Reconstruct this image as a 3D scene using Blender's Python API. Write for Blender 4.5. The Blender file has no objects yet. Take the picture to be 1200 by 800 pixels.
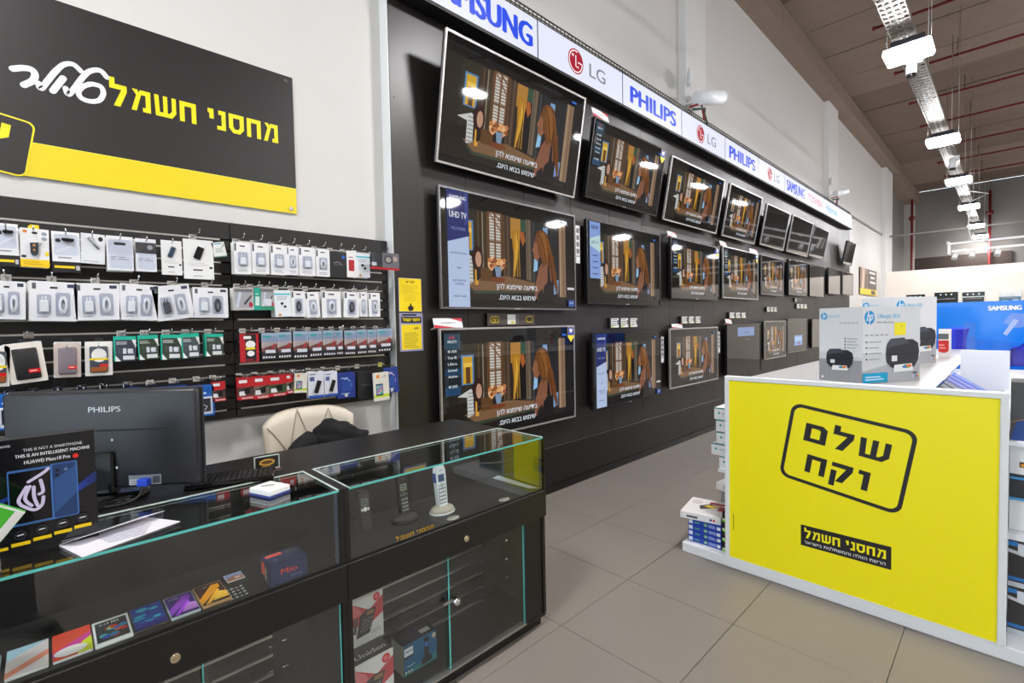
import bpy, bmesh, math, random
import numpy as np
from mathutils import Matrix, Vector, Euler
random.seed(7)
SC = bpy.context.scene
COL = SC.collection
R90 = math.pi/2

# ------------------------------------------------------------------ camera
FPX = 565.434; CAMH = 1.5
RX = np.array([[0.69524824, 0.01143918, -0.71867867],
               [0.71850733, -0.03807475, 0.69447645],
               [-0.01941926, -0.99920942, -0.03469054]])   # camera (x right, y down, z forward) -> world
cam_d = bpy.data.cameras.new('camera'); cam = bpy.data.objects.new('camera', cam_d); COL.objects.link(cam)
cam_d.sensor_width = 36.0; cam_d.lens = FPX/1200*36.0; cam_d.clip_start = 0.02; cam_d.clip_end = 200
mr = np.stack([RX[:, 0], -RX[:, 1], -RX[:, 2]], axis=1)
u_, s_, v_ = np.linalg.svd(mr); mr = u_ @ v_
mw = Matrix([list(mr[0])+[0.0], list(mr[1])+[0.0], list(mr[2])+[CAMH], [0, 0, 0, 1]])
cam.matrix_world = mw
SC.camera = cam

def pxdir(p): return RX @ np.array([p[0]-600.0, p[1]-400.0, FPX])
def onx(p, x): d = pxdir(p); t = x/d[0]; return Vector((x, t*d[1], CAMH+t*d[2]))
def ony(p, y): d = pxdir(p); t = y/d[1]; return Vector((t*d[0], y, CAMH+t*d[2]))
def onz(p, z): d = pxdir(p); t = (z-CAMH)/d[2]; return Vector((t*d[0], t*d[1], z))

# ------------------------------------------------------------------ world, exposure
SC.view_settings.view_transform = 'Standard'; SC.view_settings.look = 'None'
SC.view_settings.exposure = 0.12; SC.view_settings.gamma = 1.0; SC.view_settings.use_curve_mapping = False
world = bpy.data.worlds.new('daylight'); SC.world = world; world.use_nodes = True
bg = world.node_tree.nodes['Background']; bg.inputs[0].default_value = (0.80, 0.90, 1.0, 1); bg.inputs[1].default_value = 3.0
LAMP_W = 40.0

# ------------------------------------------------------------------ colours and materials
def lin(c):
    return tuple(((v/255)/12.92 if v/255 <= 0.04045 else ((v/255+0.055)/1.055)**2.4) for v in c[:3])
MATS = {}
def mat(name, col=(200, 200, 200), rough=0.5, metal=0.0, spec=0.5, emit=None, es=0.0, noise=0.0, nscale=8.0, bump=0.0, coat=0.0, alpha=None):
    if name in MATS: return MATS[name]
    m = bpy.data.materials.new(name); m.use_nodes = True; nt = m.node_tree
    b = nt.nodes['Principled BSDF']
    c = lin(col)
    b.inputs['Base Color'].default_value = (*c, 1); b.inputs['Roughness'].default_value = rough
    b.inputs['Metallic'].default_value = metal; b.inputs['Specular IOR Level'].default_value = spec
    b.inputs['Coat Weight'].default_value = coat; b.inputs['Coat Roughness'].default_value = 0.05
    if emit is not None:
        b.inputs['Emission Color'].default_value = (*lin(emit), 1); b.inputs['Emission Strength'].default_value = es
    if noise or bump:
        tc = nt.nodes.new('ShaderNodeTexCoord'); n = nt.nodes.new('ShaderNodeTexNoise')
        n.inputs['Scale'].default_value = nscale; n.inputs['Detail'].default_value = 6; n.inputs['Roughness'].default_value = 0.65
        nt.links.new(tc.outputs['Object'], n.inputs['Vector'])
        if noise:
            mx = nt.nodes.new('ShaderNodeMix'); mx.data_type = 'RGBA'
            mx.inputs[6].default_value = (*[max(0, v*(1-noise)) for v in c], 1); mx.inputs[7].default_value = (*[min(1, v*(1+noise)) for v in c], 1)
            nt.links.new(n.outputs['Fac'], mx.inputs[0]); nt.links.new(mx.outputs[2], b.inputs['Base Color'])
        if bump:
            bp = nt.nodes.new('ShaderNodeBump'); bp.inputs['Strength'].default_value = bump; bp.inputs['Distance'].default_value = 0.01
            nt.links.new(n.outputs['Fac'], bp.inputs['Height']); nt.links.new(bp.outputs[0], b.inputs['Normal'])
    MATS[name] = m
    return m

def attr_mat(name, rough=0.4, emit=0.0, spec=0.5, coat=0.0):
    m = bpy.data.materials.new(name); m.use_nodes = True; nt = m.node_tree
    b = nt.nodes['Principled BSDF']; a = nt.nodes.new('ShaderNodeVertexColor'); a.layer_name = 'Col'
    b.inputs['Roughness'].default_value = rough; b.inputs['Specular IOR Level'].default_value = spec; b.inputs['Coat Weight'].default_value = coat
    b.inputs['Coat Roughness'].default_value = 0.03
    if emit:
        b.inputs['Base Color'].default_value = (0.004, 0.004, 0.004, 1)
        nt.links.new(a.outputs['Color'], b.inputs['Emission Color']); b.inputs['Emission Strength'].default_value = emit
    else:
        nt.links.new(a.outputs['Color'], b.inputs['Base Color'])
    MATS[name] = m
    return m

def glass_mat(name, tint=(250, 253, 252), ior=1.5, k=1.0):
    m = bpy.data.materials.new(name); m.use_nodes = True; nt = m.node_tree
    nt.nodes.remove(nt.nodes['Principled BSDF']); out = nt.nodes['Material Output']
    t = nt.nodes.new('ShaderNodeBsdfTransparent'); t.inputs[0].default_value = (*lin(tint), 1)
    g = nt.nodes.new('ShaderNodeBsdfGlossy'); g.inputs['Roughness'].default_value = 0.0; g.inputs[0].default_value = (k, k, k, 1)
    mx = nt.nodes.new('ShaderNodeMixShader')
    ge = nt.nodes.new('ShaderNodeNewGeometry'); dt = nt.nodes.new('ShaderNodeVectorMath'); dt.operation = 'DOT_PRODUCT'
    nt.links.new(ge.outputs['Normal'], dt.inputs[0]); nt.links.new(ge.outputs['Incoming'], dt.inputs[1])
    def mth(op, a, b_):
        n = nt.nodes.new('ShaderNodeMath'); n.operation = op; n.use_clamp = False
        for i, q in enumerate((a, b_)):
            if q is None: continue
            if isinstance(q, (int, float)): n.inputs[i].default_value = q
            else: nt.links.new(q, n.inputs[i])
        return n.outputs[0]
    f0 = ((ior-1)/(ior+1))**2
    c_ = mth('ABSOLUTE', dt.outputs['Value'], None); p5 = mth('POWER', mth('SUBTRACT', 1.0, c_), 5.0)
    fr = mth('ADD', mth('MULTIPLY', p5, 1-f0), f0)
    nt.links.new(fr, mx.inputs[0]); nt.links.new(t.outputs[0], mx.inputs[1]); nt.links.new(g.outputs[0], mx.inputs[2])
    nt.links.new(mx.outputs[0], out.inputs[0]); MATS[name] = m
    return m

PRINT = attr_mat('printed_card', 0.38)
GLOSSP = attr_mat('printed_gloss', 0.12, coat=0.3)
SCREEN = attr_mat('lit_screen', 0.035, emit=0.75, spec=0.5)
LIGHTBOX = attr_mat('backlit_sign', 0.3, emit=1.0)
GLASS = glass_mat('clear_glass', ior=1.62)
ACRYL = glass_mat('clear_acrylic', (245, 248, 250))
BLK = mat('black_laminate', (20, 18, 17), 0.42, noise=0.12, nscale=30)
BLKG = mat('black_gloss', (12, 12, 13), 0.12)
BLKM = mat('black_matt', (18, 17, 17), 0.6)
BOARD = mat('tv_board_black', (33, 28, 27), 0.38, noise=0.10, nscale=18, bump=0.05)
WHITE = mat('white_paint', (208, 206, 203), 0.75, noise=0.03, nscale=3, bump=0.04)
WHITEP = mat('white_plastic', (235, 236, 236), 0.35)
WHITEM = mat('white_metal', (228, 230, 232), 0.35)
ALU = mat('aluminium', (190, 188, 184), 0.3, metal=0.9)
CHROME = mat('chrome', (215, 215, 215), 0.12, metal=1.0)
TEAL = mat('glass_edge_teal', (96, 190, 184), 0.1)
PALEEDGE = mat('glass_edge_pale', (205, 222, 214), 0.15)
SCREENOFF = mat('screen_off', (9, 9, 10), 0.04, coat=0.4)
YEL = mat('sign_yellow', (244, 228, 0), 0.4)
SIGNBLK = mat('sign_black', (28, 25, 26), 0.45)

# ------------------------------------------------------------------ mesh helpers
class MB:
    def __init__(s): s.v = []; s.f = []; s.sm = []
    def add(s, vs, fs, smooth=False):
        o = len(s.v); s.v += [tuple(v) for v in vs]
        for f in fs: s.f.append([i+o for i in f]); s.sm.append(smooth)
        return s
    def box(s, x0, x1, y0, y1, z0, z1, b=0.0, seg=1):
        if x0 > x1: x0, x1 = x1, x0
        if y0 > y1: y0, y1 = y1, y0
        if z0 > z1: z0, z1 = z1, z0
        if b <= 0:
            vs = [(x, y, z) for x in (x0, x1) for y in (y0, y1) for z in (z0, z1)]
            return s.add(vs, [(0, 1, 3, 2), (4, 6, 7, 5), (0, 4, 5, 1), (2, 3, 7, 6), (0, 2, 6, 4), (1, 5, 7, 3)])
        bm = bmesh.new(); bmesh.ops.create_cube(bm, size=1)
        for v in bm.verts: v.co = Vector(((x0+x1)/2+v.co.x*(x1-x0), (y0+y1)/2+v.co.y*(y1-y0), (z0+z1)/2+v.co.z*(z1-z0)))
        bmesh.ops.bevel(bm, geom=list(bm.edges), offset=b, segments=seg, affect='EDGES', profile=0.5)
        s.frombm(bm, seg > 1); return s
    def frombm(s, bm, smooth=False):
        bm.verts.index_update(); s.add([v.co[:] for v in bm.verts], [[v.index for v in f.verts] for f in bm.faces], smooth); bm.free(); return s
    def cyl(s, p0, p1, r, n=16, r2=None, cap=True, smooth=True):
        p0 = Vector(p0); p1 = Vector(p1); r2 = r if r2 is None else r2
        d = (p1-p0).normalized(); a = Vector((0, 0, 1)) if abs(d.z) < 0.9 else Vector((1, 0, 0))
        u = d.cross(a).normalized(); w = d.cross(u)
        vs = []
        for i in range(n):
            t = 2*math.pi*i/n; q = u*math.cos(t)+w*math.sin(t); vs += [p0+q*r, p1+q*r2]
        fs = [(2*i, 2*i+1, (2*i+3) % (2*n), (2*i+2) % (2*n)) for i in range(n)]
        s.add(vs, fs, smooth)
        if cap:
            o = len(s.v)-2*n
            s.f.append([o+2*i for i in range(n)]); s.sm.append(False)
            s.f.append([o+2*i+1 for i in range(n)][::-1]); s.sm.append(False)
        return s
    def tube(s, pts, r, n=8, closed=False):
        pts = [Vector(p) for p in pts]; m = len(pts); vs = []
        up = Vector((0.13, 0.27, 0.95)).normalized(); prev = None
        for i, p in enumerate(pts):
            a = pts[(i-1) % m] if (i > 0 or closed) else p; b = pts[(i+1) % m] if (i < m-1 or closed) else p
            d = (b-a).normalized(); u = d.cross(up if prev is None else prev)
            if u.length < 1e-4: u = d.cross(Vector((1, 0, 0)))
            u.normalize(); w = d.cross(u).normalized(); prev = -w if prev is None else -w
            rr = r[i] if isinstance(r, (list, tuple)) else r
            for k in range(n):
                t = 2*math.pi*k/n; vs.append(p+(u*math.cos(t)+w*math.sin(t))*rr)
        fs = []
        for i in range(m if closed else m-1):
            j = (i+1) % m
            for k in range(n): fs.append((i*n+k, i*n+(k+1) % n, j*n+(k+1) % n, j*n+k))
        if not closed: fs += [list(range(n))[::-1], [(m-1)*n+k for k in range(n)]]
        return s.add(vs, fs, True)
    def prism(s, poly, y0, y1, smooth=False):      # polygon in XZ, extruded along Y
        n = len(poly); vs = [(x, y0, z) for x, z in poly]+[(x, y1, z) for x, z in poly]
        fs = [list(range(n)), list(range(n, 2*n))[::-1]]+[(i, i+n, (i+1) % n+n, (i+1) % n) for i in range(n)]
        return s.add(vs, fs, smooth)
    def prismz(s, poly, z0, z1):                    # polygon in XY, extruded along Z
        n = len(poly); vs = [(x, y, z0) for x, y in poly]+[(x, y, z1) for x, y in poly]
        fs = [list(range(n))[::-1], list(range(n, 2*n))]+[(i, (i+1) % n, (i+1) % n+n, i+n) for i in range(n)]
        return s.add(vs, fs)
    def lathe(s, prof, c=(0, 0, 0), n=24, sx=1, sy=1):
        vs = []; m = len(prof)
        for r, z in prof:
            for k in range(n):
                t = 2*math.pi*k/n; vs.append((c[0]+r*math.cos(t)*sx, c[1]+r*math.sin(t)*sy, c[2]+z))
        fs = [(i*n+k, i*n+(k+1) % n, (i+1)*n+(k+1) % n, (i+1)*n+k) for i in range(m-1) for k in range(n)]
        fs += [list(range(n))[::-1], [(m-1)*n+k for k in range(n)]]
        return s.add(vs, fs, True)
    def xf(s, M):
        s.v = [tuple(M @ Vector(v)) for v in s.v]; return s
    def mesh(s, name):
        me = bpy.data.meshes.new(name); me.from_pydata(s.v, [], s.f); me.polygons.foreach_set('use_smooth', s.sm); me.update()
        bm = bmesh.new(); bm.from_mesh(me); bmesh.ops.recalc_face_normals(bm, faces=bm.faces); bm.to_mesh(me); bm.free()
        return me

def tag(o, label=None, cat=None, group=None, kind=None):
    if label: o['label'] = label
    if cat: o['category'] = cat
    if group: o['group'] = group
    if kind: o['kind'] = kind
    return o
def thing(name, label, cat, loc=(0, 0, 0), rz=0.0, group=None, rx=0.0, ry=0.0):
    o = bpy.data.objects.new(name, None); COL.objects.link(o); o.empty_display_size = 0.05
    o.location = loc; o.rotation_euler = (rx, ry, rz)
    return tag(o, label, cat, group)
def part(name, mb, m, parent=None, loc=None, label=None, rot=None):
    me = mb if isinstance(mb, bpy.types.Mesh) else mb.mesh(name)
    o = bpy.data.objects.new(name, me); COL.objects.link(o)
    if len(me.materials) == 0 and m: me.materials.append(m)
    if parent: o.parent = parent
    if loc is not None: o.location = loc
    if rot is not None: o.rotation_euler = rot
    if label: o['label'] = label
    return o
def struct(name, mb, m, loc=None, label=None):
    o = part(name, mb, m, None, loc); o['kind'] = 'structure'
    if label: o['label'] = label
    return o
def B(*a, **k): return MB().box(*a, **k)
def copy_tree(o, parent=None):
    c = o.copy(); COL.objects.link(c); c.parent = parent
    for ch in list(o.children): copy_tree(ch, c)
    return c

# ------------------------------------------------------------------ flat print
GL = {
 'mem': ([(.05, 1), (.28, 1), (.335, .86), (.40, 1), (.85, 1), (.85, 0), (.5, 0), (.5, .2), (.63, .2), (.63, .78), (.44, .78), (.22, 0), (0, 0), (.23, .74)], .85),
 'het': ([(0, 1), (.8, 1), (.8, 0), (.57, 0), (.57, .78), (.23, .78), (.23, 0), (0, 0)], .8),
 'nun': ([(.08, 1), (.46, 1), (.46, 0), (0, 0), (0, .2), (.24, .2), (.24, .78), (.08, .78)], .46),
 'yod': ([(0, 1), (.3, 1), (.3, .5), (.08, .5), (.08, .78), (0, .78)], .3),
 'shin': ([(0, 1), (.2, 1), (.24, .2), (.4, .2), (.4, 1), (.6, 1), (.6, .2), (.68, .2), (.8, .34), (.8, 1), (1, 1), (1, .26), (.8, 0), (.05, 0)], 1.0),
 'lamed': ([(0, 1.28), (.22, 1.28), (.22, 1), (.72, 1), (.72, .72), (.42, 0), (.15, 0), (.49, .78), (0, .78)], .72),
 'vav': ([(0, 1), (.42, 1), (.42, 0), (.19, 0), (.19, .78), (0, .78)], .42),
 'samekh': ('ring', [(0, 1), (.82, 1), (.82, .25), (.6, 0), (.22, 0), (0, .25)], [(.23, .79), (.59, .79), (.59, .34), (.5, .21), (.32, .21), (.23, .34)], .82),
 'fmem': ('ring', [(0, 1), (.64, 1), (.82, .82), (.82, 0), (0, 0)], [(.24, .77), (.52, .77), (.58, .7), (.58, .22), (.24, .22)], .82),
 'qof': ('multi', [[(0, 1), (.8, 1), (.8, .72), (.5, 0), (.23, 0), (.55, .77), (0, .77)], [(0, .58), (.22, .58), (.22, -.28), (0, -.28)]], .8),
}
FONTC = {}
def font_mesh(s, off=0.0):
    key = (s, off)
    if key not in FONTC:
        cu = bpy.data.curves.new('glyphs', 'FONT'); cu.body = s; cu.size = 1.0; cu.offset = off; cu.resolution_u = 3
        ob = bpy.data.objects.new('glyphs', cu); COL.objects.link(ob)
        dg = bpy.context.evaluated_depsgraph_get()
        me = bpy.data.meshes.new_from_object(ob.evaluated_get(dg))
        vs = [(v.co.x, v.co.y) for v in me.vertices]; fs = [list(p.vertices) for p in me.polygons]
        bpy.data.objects.remove(ob); bpy.data.curves.remove(cu); bpy.data.meshes.remove(me)
        FONTC[key] = (vs, fs)
    return FONTC[key]

class Art:
    """flat coloured print; u to the right, v up, each shape a hair in front of the one before"""
    def __init__(s, eps=0.00012): s.v = []; s.f = []; s.c = []; s.k = 0; s.eps = eps
    def _add(s, pts, faces, col, M=None):
        o = len(s.v); d = -s.k*s.eps; s.k += 1
        for x, y in pts:
            if M: x, y = M(x, y)
            s.v.append((x, d, y))
        for f in faces: s.f.append([i+o for i in f]); s.c.append(lin(col))
        return s
    def poly(s, pts, col, M=None): return s._add(pts, [list(range(len(pts)))], col, M)
    def rect(s, x0, y0, x1, y1, col): return s.poly([(x0, y0), (x1, y0), (x1, y1), (x0, y1)], col)
    def ell(s, cx, cy, rx, ry, col, n=20, M=None): return s.poly([(cx+rx*math.cos(2*math.pi*i/n), cy+ry*math.sin(2*math.pi*i/n)) for i in range(n)], col, M)
    def rr(s, x0, y0, x1, y1, r, col, M=None, n=5):
        pts = []
        for cx, cy, a0 in ((x1-r, y1-r, 0), (x0+r, y1-r, 90), (x0+r, y0+r, 180), (x1-r, y0+r, 270)):
            for i in range(n+1): a = math.radians(a0+90*i/n); pts.append((cx+r*math.cos(a), cy+r*math.sin(a)))
        return s.poly(pts, col, M)
    def ring(s, outer, inner, col, M=None):
        n = len(outer); return s._add(outer+inner, [[i, (i+1) % n, n+(i+1) % n, n+i] for i in range(n)], col, M)
    def stroke(s, pts, w, col, M=None):
        P = [Vector(p) for p in pts]; L = []; Rr = []
        for i, p in enumerate(P):
            d = (P[min(i+1, len(P)-1)]-P[max(i-1, 0)]).normalized(); nrm = Vector((-d.y, d.x))
            ww = w[i] if isinstance(w, (list, tuple)) else w
            L.append(tuple(p+nrm*ww/2)); Rr.append(tuple(p-nrm*ww/2))
        n = len(P); s._add(L+Rr, [[i, i+1, n+i+1, n+i] for i in range(n-1)], col, M)
        w0 = w[0] if isinstance(w, (list, tuple)) else w; w1 = w[-1] if isinstance(w, (list, tuple)) else w
        s.ell(P[0].x, P[0].y, w0/2, w0/2, col, 12, M); s.ell(P[-1].x, P[-1].y, w1/2, w1/2, col, 12, M); return s
    def text(s, t, x, y, h, col, w=None, align='c', off=0.0, M=None, heb=False):
        """cap height h, baseline y; w: fit to this width"""
        if heb: t = t[::-1]
        vs, fs = font_mesh(t, 0.0)
        if not vs: return s
        x0 = min(v[0] for v in vs); x1 = max(v[0] for v in vs)
        ky = h/0.73; kx = (w/(x1-x0)) if w else ky
        W = (x1-x0)*kx; ox = x-(W/2 if align == 'c' else (W if align == 'r' else 0))
        if off <= 0: return s._add([(ox+(a-x0)*kx, y+b*ky) for a, b in vs], fs, col, M)
        e = min(off*1.15*ky, W*.02)
        for dx, dy in ((-e, 0), (e, 0), (0, off*.35*ky), (0, -off*.35*ky)): s._add([(ox+(a-x0)*kx+dx, y+b*ky+dy) for a, b in vs], fs, col, M)
        return s
    def glyphs(s, keys, x0, x1, y, h, col, M=None, gap=.17, space=.42):
        tot = sum((space if k == ' ' else GL[k][-1]+gap) for k in keys)-gap; kx = (x1-x0)/tot; cx = 0
        for k in keys:
            if k == ' ': cx += space; continue
            g = GL[k]; tr = lambda q: [(x0+(a+cx)*kx, y+b*h) for a, b in q]
            if g[0] == 'ring': s.ring(tr(g[1]), tr(g[2]), col, M)
            elif g[0] == 'multi':
                for q in g[1]: s.poly(tr(q), col, M)
            else: s.poly(tr(g[0]), col, M)
            cx += g[-1]+gap
        return s
    def lines(s, x0, x1, y0, y1, n, col, th=0.35, seed=1):
        rnd = random.Random(seed); st = (y1-y0)/n; pts = []; fs = []
        for i in range(n):
            yy = y1-(i+.5)*st; e = x0+(x1-x0)*(0.75+0.25*rnd.random()); o = len(pts)
            pts += [(x0, yy-st*th/2), (e, yy-st*th/2), (e, yy+st*th/2), (x0, yy+st*th/2)]; fs.append([o, o+1, o+2, o+3])
        return s._add(pts, fs, col)
    def mesh(s, name):
        me = bpy.data.meshes.new(name); me.from_pydata(s.v, [], s.f); me.update()
        ca = me.color_attributes.new('Col', 'FLOAT_COLOR', 'CORNER'); buf = []
        for p, c in zip(me.polygons, s.c): buf += [c[0], c[1], c[2], 1.0]*p.loop_total
        ca.data.foreach_set('color', buf)
        # every face looks towards -Y
        bm = bmesh.new(); bm.from_mesh(me); bm.normal_update()
        fl = [f for f in bm.faces if f.normal.y > 0]
        if fl: bmesh.ops.reverse_faces(bm, faces=fl)
        bm.to_mesh(me); bm.free(); return me
def put_art(name, art, parent, loc=(0, 0, 0), m=None, rot=None, label=None):
    return part(name, art.mesh(name), m or PRINT, parent, loc, label, rot)

HEBLOGO = ['lamed', 'mem', 'shin', 'het', ' ', 'yod', 'nun', 'samekh', 'het', 'mem']   # the shop name as it reads left to right on the sign

# ================================================================== THE ROOM
XW = -2.92; XB = -2.82          # white wall, face of the black television board
Y0, Y1, XR, ZC = -8.0, 26.0, 9.0, 6.6
CONC = mat('concrete', (116, 100, 88), 0.9, noise=0.3, nscale=2.2, bump=0.5)
for n_ in [n for n in CONC.node_tree.nodes if n.type == 'TEX_NOISE']:
    mp_ = CONC.node_tree.nodes.new('ShaderNodeMapping'); mp_.inputs['Scale'].default_value = (.25, 6.0, 1.0); l_ = n_.inputs['Vector'].links[0]; src = l_.from_socket
    CONC.node_tree.links.new(src, mp_.inputs[0]); CONC.node_tree.links.new(mp_.outputs[0], n_.inputs['Vector'])
CONCB = mat('concrete_beam', (134, 118, 105), 0.9, noise=0.2, nscale=3.0, bump=0.4)
CREAM = mat('cream_paint', (232, 224, 214), 0.7, noise=0.02, nscale=2)
GREYW = mat('grey_block_wall', (120, 116, 112), 0.9, noise=0.12, nscale=3, bump=0.3)
TILE = mat('floor_tile', (132, 124, 118), 0.36, noise=0.07, nscale=2.5)
GROUT = mat('grout', (128, 120, 112), 0.8)

floor = struct('floor', B(XW-.2, XR, Y0, Y1, -0.2, -0.008), GROUT)
tm = B(-.2985, .2985, -.2985, .2985, -.008, 0, b=.0012).mesh('tile'); tm.materials.append(TILE)
for i in range(-3, 8):
    for j in range(-5, 20):
        part('tile', tm, TILE, floor, (-1.54+.6*(i+.5), 1.79+.6*(j+.5), 0))
far = MB().box(-3.0, XR, 13.795, Y1, -.008, -.0005).box(-3.0, XR, Y0, -1.215, -.008, -.0005).box(3.265, XR, -1.215, 13.795, -.008, -.0005)
def tilegrid():
    m = bpy.data.materials.new('floor_tile_far'); m.use_nodes = True; nt = m.node_tree; b = nt.nodes['Principled BSDF']
    tc = nt.nodes.new('ShaderNodeTexCoord'); mp = nt.nodes.new('ShaderNodeMapping'); br = nt.nodes.new('ShaderNodeTexBrick')
    mp.inputs['Location'].default_value = (1.54+.6*20, -1.79+.6*20, 0)
    br.offset = 0; br.inputs['Scale'].default_value = 1; br.inputs['Brick Width'].default_value = .6; br.inputs['Row Height'].default_value = .6; br.inputs['Mortar Size'].default_value = .002
    c = lin((132, 124, 118)); br.inputs['Color1'].default_value = (*c, 1); br.inputs['Color2'].default_value = (*c, 1); br.inputs['Mortar'].default_value = (*lin((120, 112, 106)), 1)
    nt.links.new(tc.outputs['Object'], mp.inputs[0]); nt.links.new(mp.outputs[0], br.inputs[0]); nt.links.new(br.outputs[0], b.inputs['Base Color'])
    b.inputs['Roughness'].default_value = .36
    return m
o = part('tile_field', far, tilegrid(), floor); o['kind'] = 'stuff'

struct('wall_left', B(XW-.2, XW, Y0, 20.6, -.008, ZC), WHITE)
struct('wall_left_rear', B(XW-.4, XW-.2, 20.6, Y1, -.008, ZC), GREYW)
struct('wall_back', B(XW-.4, XR, Y1, Y1+.2, -.008, ZC), GREYW)
struct('wall_right', B(XR, XR+.2, Y0, Y1, -.008, ZC), CREAM)
struct('wall_partition', B(XW, XR, 19.5, 19.6, -.008, 2.95), CREAM)
# the shop front behind the photographer lets the daylight in
fr = struct('wall_front', MB().box(XW-.2, XR, Y0-.2, Y0, 6.3, ZC).box(XW-.2, XW+.25, Y0-.2, Y0, -.008, 6.3).box(XR-.5, XR, Y0-.2, Y0, -.008, 6.3), WHITE)
win = struct('window_1', B(XW+.25, XR-.5, Y0-.12, Y0-.08, 0, .12), mat('window_frame', (60, 60, 62), .5))
k = 0
for i in range(6):
    xa = XW+.25+i*1.88
    part('mullion', B(xa-.03, xa+.03, Y0-.13, Y0-.07, .12, 6.3), MATS['window_frame'], win)
    if i < 6: part('pane', B(xa+.03, min(xa+1.85, XR-.5), Y0-.105, Y0-.095, .12, 6.3), GLASS, win)

# ceiling of precast slabs with a beam along the wall
ceil = struct('ceiling', B(XW-.4, XR, Y0, Y1, ZC+.06, ZC+.25), CONC)
y = Y0
rnd = random.Random(3)
while y < Y1-.1:
    w = 1.2; dz = rnd.uniform(-.012, .012)
    part('slab', B(XW, XR, y+.012, min(y+w-.012, Y1), ZC+dz, ZC+.06), CONC if rnd.random() < .7 else CONCB, ceil)
    y += w
cb = part('beam', B(XW, XW+.30, Y0, 20.6, 6.26, ZC-.02), CONCB, ceil)
for yy in (7.6,):
    part('rib', B(XW+.30, XR, yy-.15, yy+.15, ZC-.16, ZC-.02), CONCB, ceil)
part('beam', B(XW-.2, XW+.25, 20.6, Y1, 6.1, ZC-.02), CONCB, ceil)

PIL = mat('pilaster_white', (216, 215, 212), 0.7)
for n, (ya, yb) in enumerate(((5.8, 6.35), (12.5, 13.3), (19.35, 20.5))):
    struct('trim_%d' % (n+1), B(XW, XW+.10 if n < 2 else XW+.12, ya, yb, 3.98 if n < 2 else 0, 6.26), PIL)
struct('trim_4', B(-3.12, -2.80, 25.6, 26.0, 0, 6.5), mat('grey_pilaster', (168, 164, 158), .8))
struct('trim_5', MB().box(XW, XW+.03, 14.6, 19.5, 4.12, 4.17).box(XW, 2.2, 20.02, 20.06, 4.12, 4.17), mat('steel_rail', (120, 116, 110), .5, metal=.3))
part('ledge_board', B(XW-.2, 0, 25.9, 26, 2.9, 3.9), mat('dark_hatch', (50, 38, 32), .7), bpy.data.objects['wall_back'])

RED = mat('sprinkler_red', (112, 22, 26), .5)
for n, yy in enumerate((8.1, 10.1, 12.24, 14.2, 16.1, 18.35, 20.3, 22.4)):
    t = thing('sprinkler_pipe', 'thin red sprinkler pipe slung under the concrete slabs', 'pipe', (-1.64, yy, 6.3), 0, 'red sprinkler pipes')
    part('pipe', MB().cyl((0, 0, 0), (10.5, 0, 0), .022, 10).cyl((-.02, 0, 0), (.03, 0, 0), .034, 10), RED, t)
    for q in range(5):
        part('hanger', MB().cyl((.9+q*2.2, 0, .02), (.9+q*2.2, 0, .3), .006, 6), BLKM, t)
        part('sprinkler_head', MB().cyl((.3+q*2.2, 0, -.02), (.3+q*2.2, 0, -.07), .012, 8).cyl((.3+q*2.2, 0, -.07), (.3+q*2.2, 0, -.075), .03, 8), RED, t)
for (xx, yy) in ((-2.75, 24.6), (-.6, 25.7)):
    t = thing('riser_pipe', 'tall red riser pipe standing beside the %s' % ('grey pilaster at the rear' if xx < -2 else 'ladder wall behind the ceiling lamps'), 'pipe', (xx, yy, 0))
    part('pipe', MB().cyl((0, 0, 0), (0, 0, 6.2), .04, 12), RED, t)
    part('flange', MB().cyl((0, 0, 5.3), (0, 0, 5.42), .1, 12), RED, t)

# ------------------------------------------------------------------ ceiling lamps, tray, track
DIFF = mat('lamp_diffuser', (255, 255, 255), .4, emit=(250, 250, 255), es=110.0)
HOUS = mat('lamp_housing', (42, 44, 52), .5)
def high_bay(x, y, label, group, z=4.4):
    t = thing('high_bay_lamp', label, 'ceiling lamp', (x, y, z), 0, group)
    part('diffuser', B(-.21, .21, -.18, .18, 0, .085, b=.028, seg=2), DIFF, t)
    part('housing', MB().box(-.15, .15, -.12, .12, .095, .17, b=.01).box(-.2, .2, -.17, .17, .083, .097), HOUS, t)  # thin wide plate added under the housing to block the diffuser's upward light
    part('wire', MB().cyl((.193, 0, .09), (.193, 0, ZC-z-.02), .004, 6), ALU, t)
    part('wire', MB().cyl((-.193, 0, .09), (-.193, 0, ZC-z-.02), .004, 6), ALU, t)
    l = bpy.data.lights.new('lamp_light', 'AREA'); l.shape = 'RECTANGLE'; l.size = .4; l.size_y = .34; l.energy = LAMP_W; l.color = (1.0, .95, .88)
    lo = bpy.data.objects.new('lamp_light', l); COL.objects.link(lo); lo.parent = t; lo.location = (0, 0, -.012)
for yy in (-.9, 3.1, 7.04, 10.96, 14.44, 18.1, 22.1, 25.2):
    high_bay(-.83, yy, {-.9: 'bright high bay lamp above the counters', 3.1: 'bright high bay lamp above the walkway by the counter end', 7.04: 'bright high bay lamp with a white camera hanging just below it', 10.96: 'bright high bay lamp between the two white cameras under the tray', 14.44: 'bright high bay lamp just beyond the farther white camera', 18.1: 'bright high bay lamp just before the partition wall', 22.1: 'bright high bay lamp between the partition and the rear wall', 25.2: 'bright high bay lamp closest to the rear grey wall'}[yy], 'lamps under the cable tray')
for yy in (-.9, 3.1, 7.04, 10.96, 14.44, 18.1, 22.1):
    high_bay(3.9, yy, 'bright square high bay lamp hung in the aisle away from the cable tray', 'lamps of the other aisle')

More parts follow.
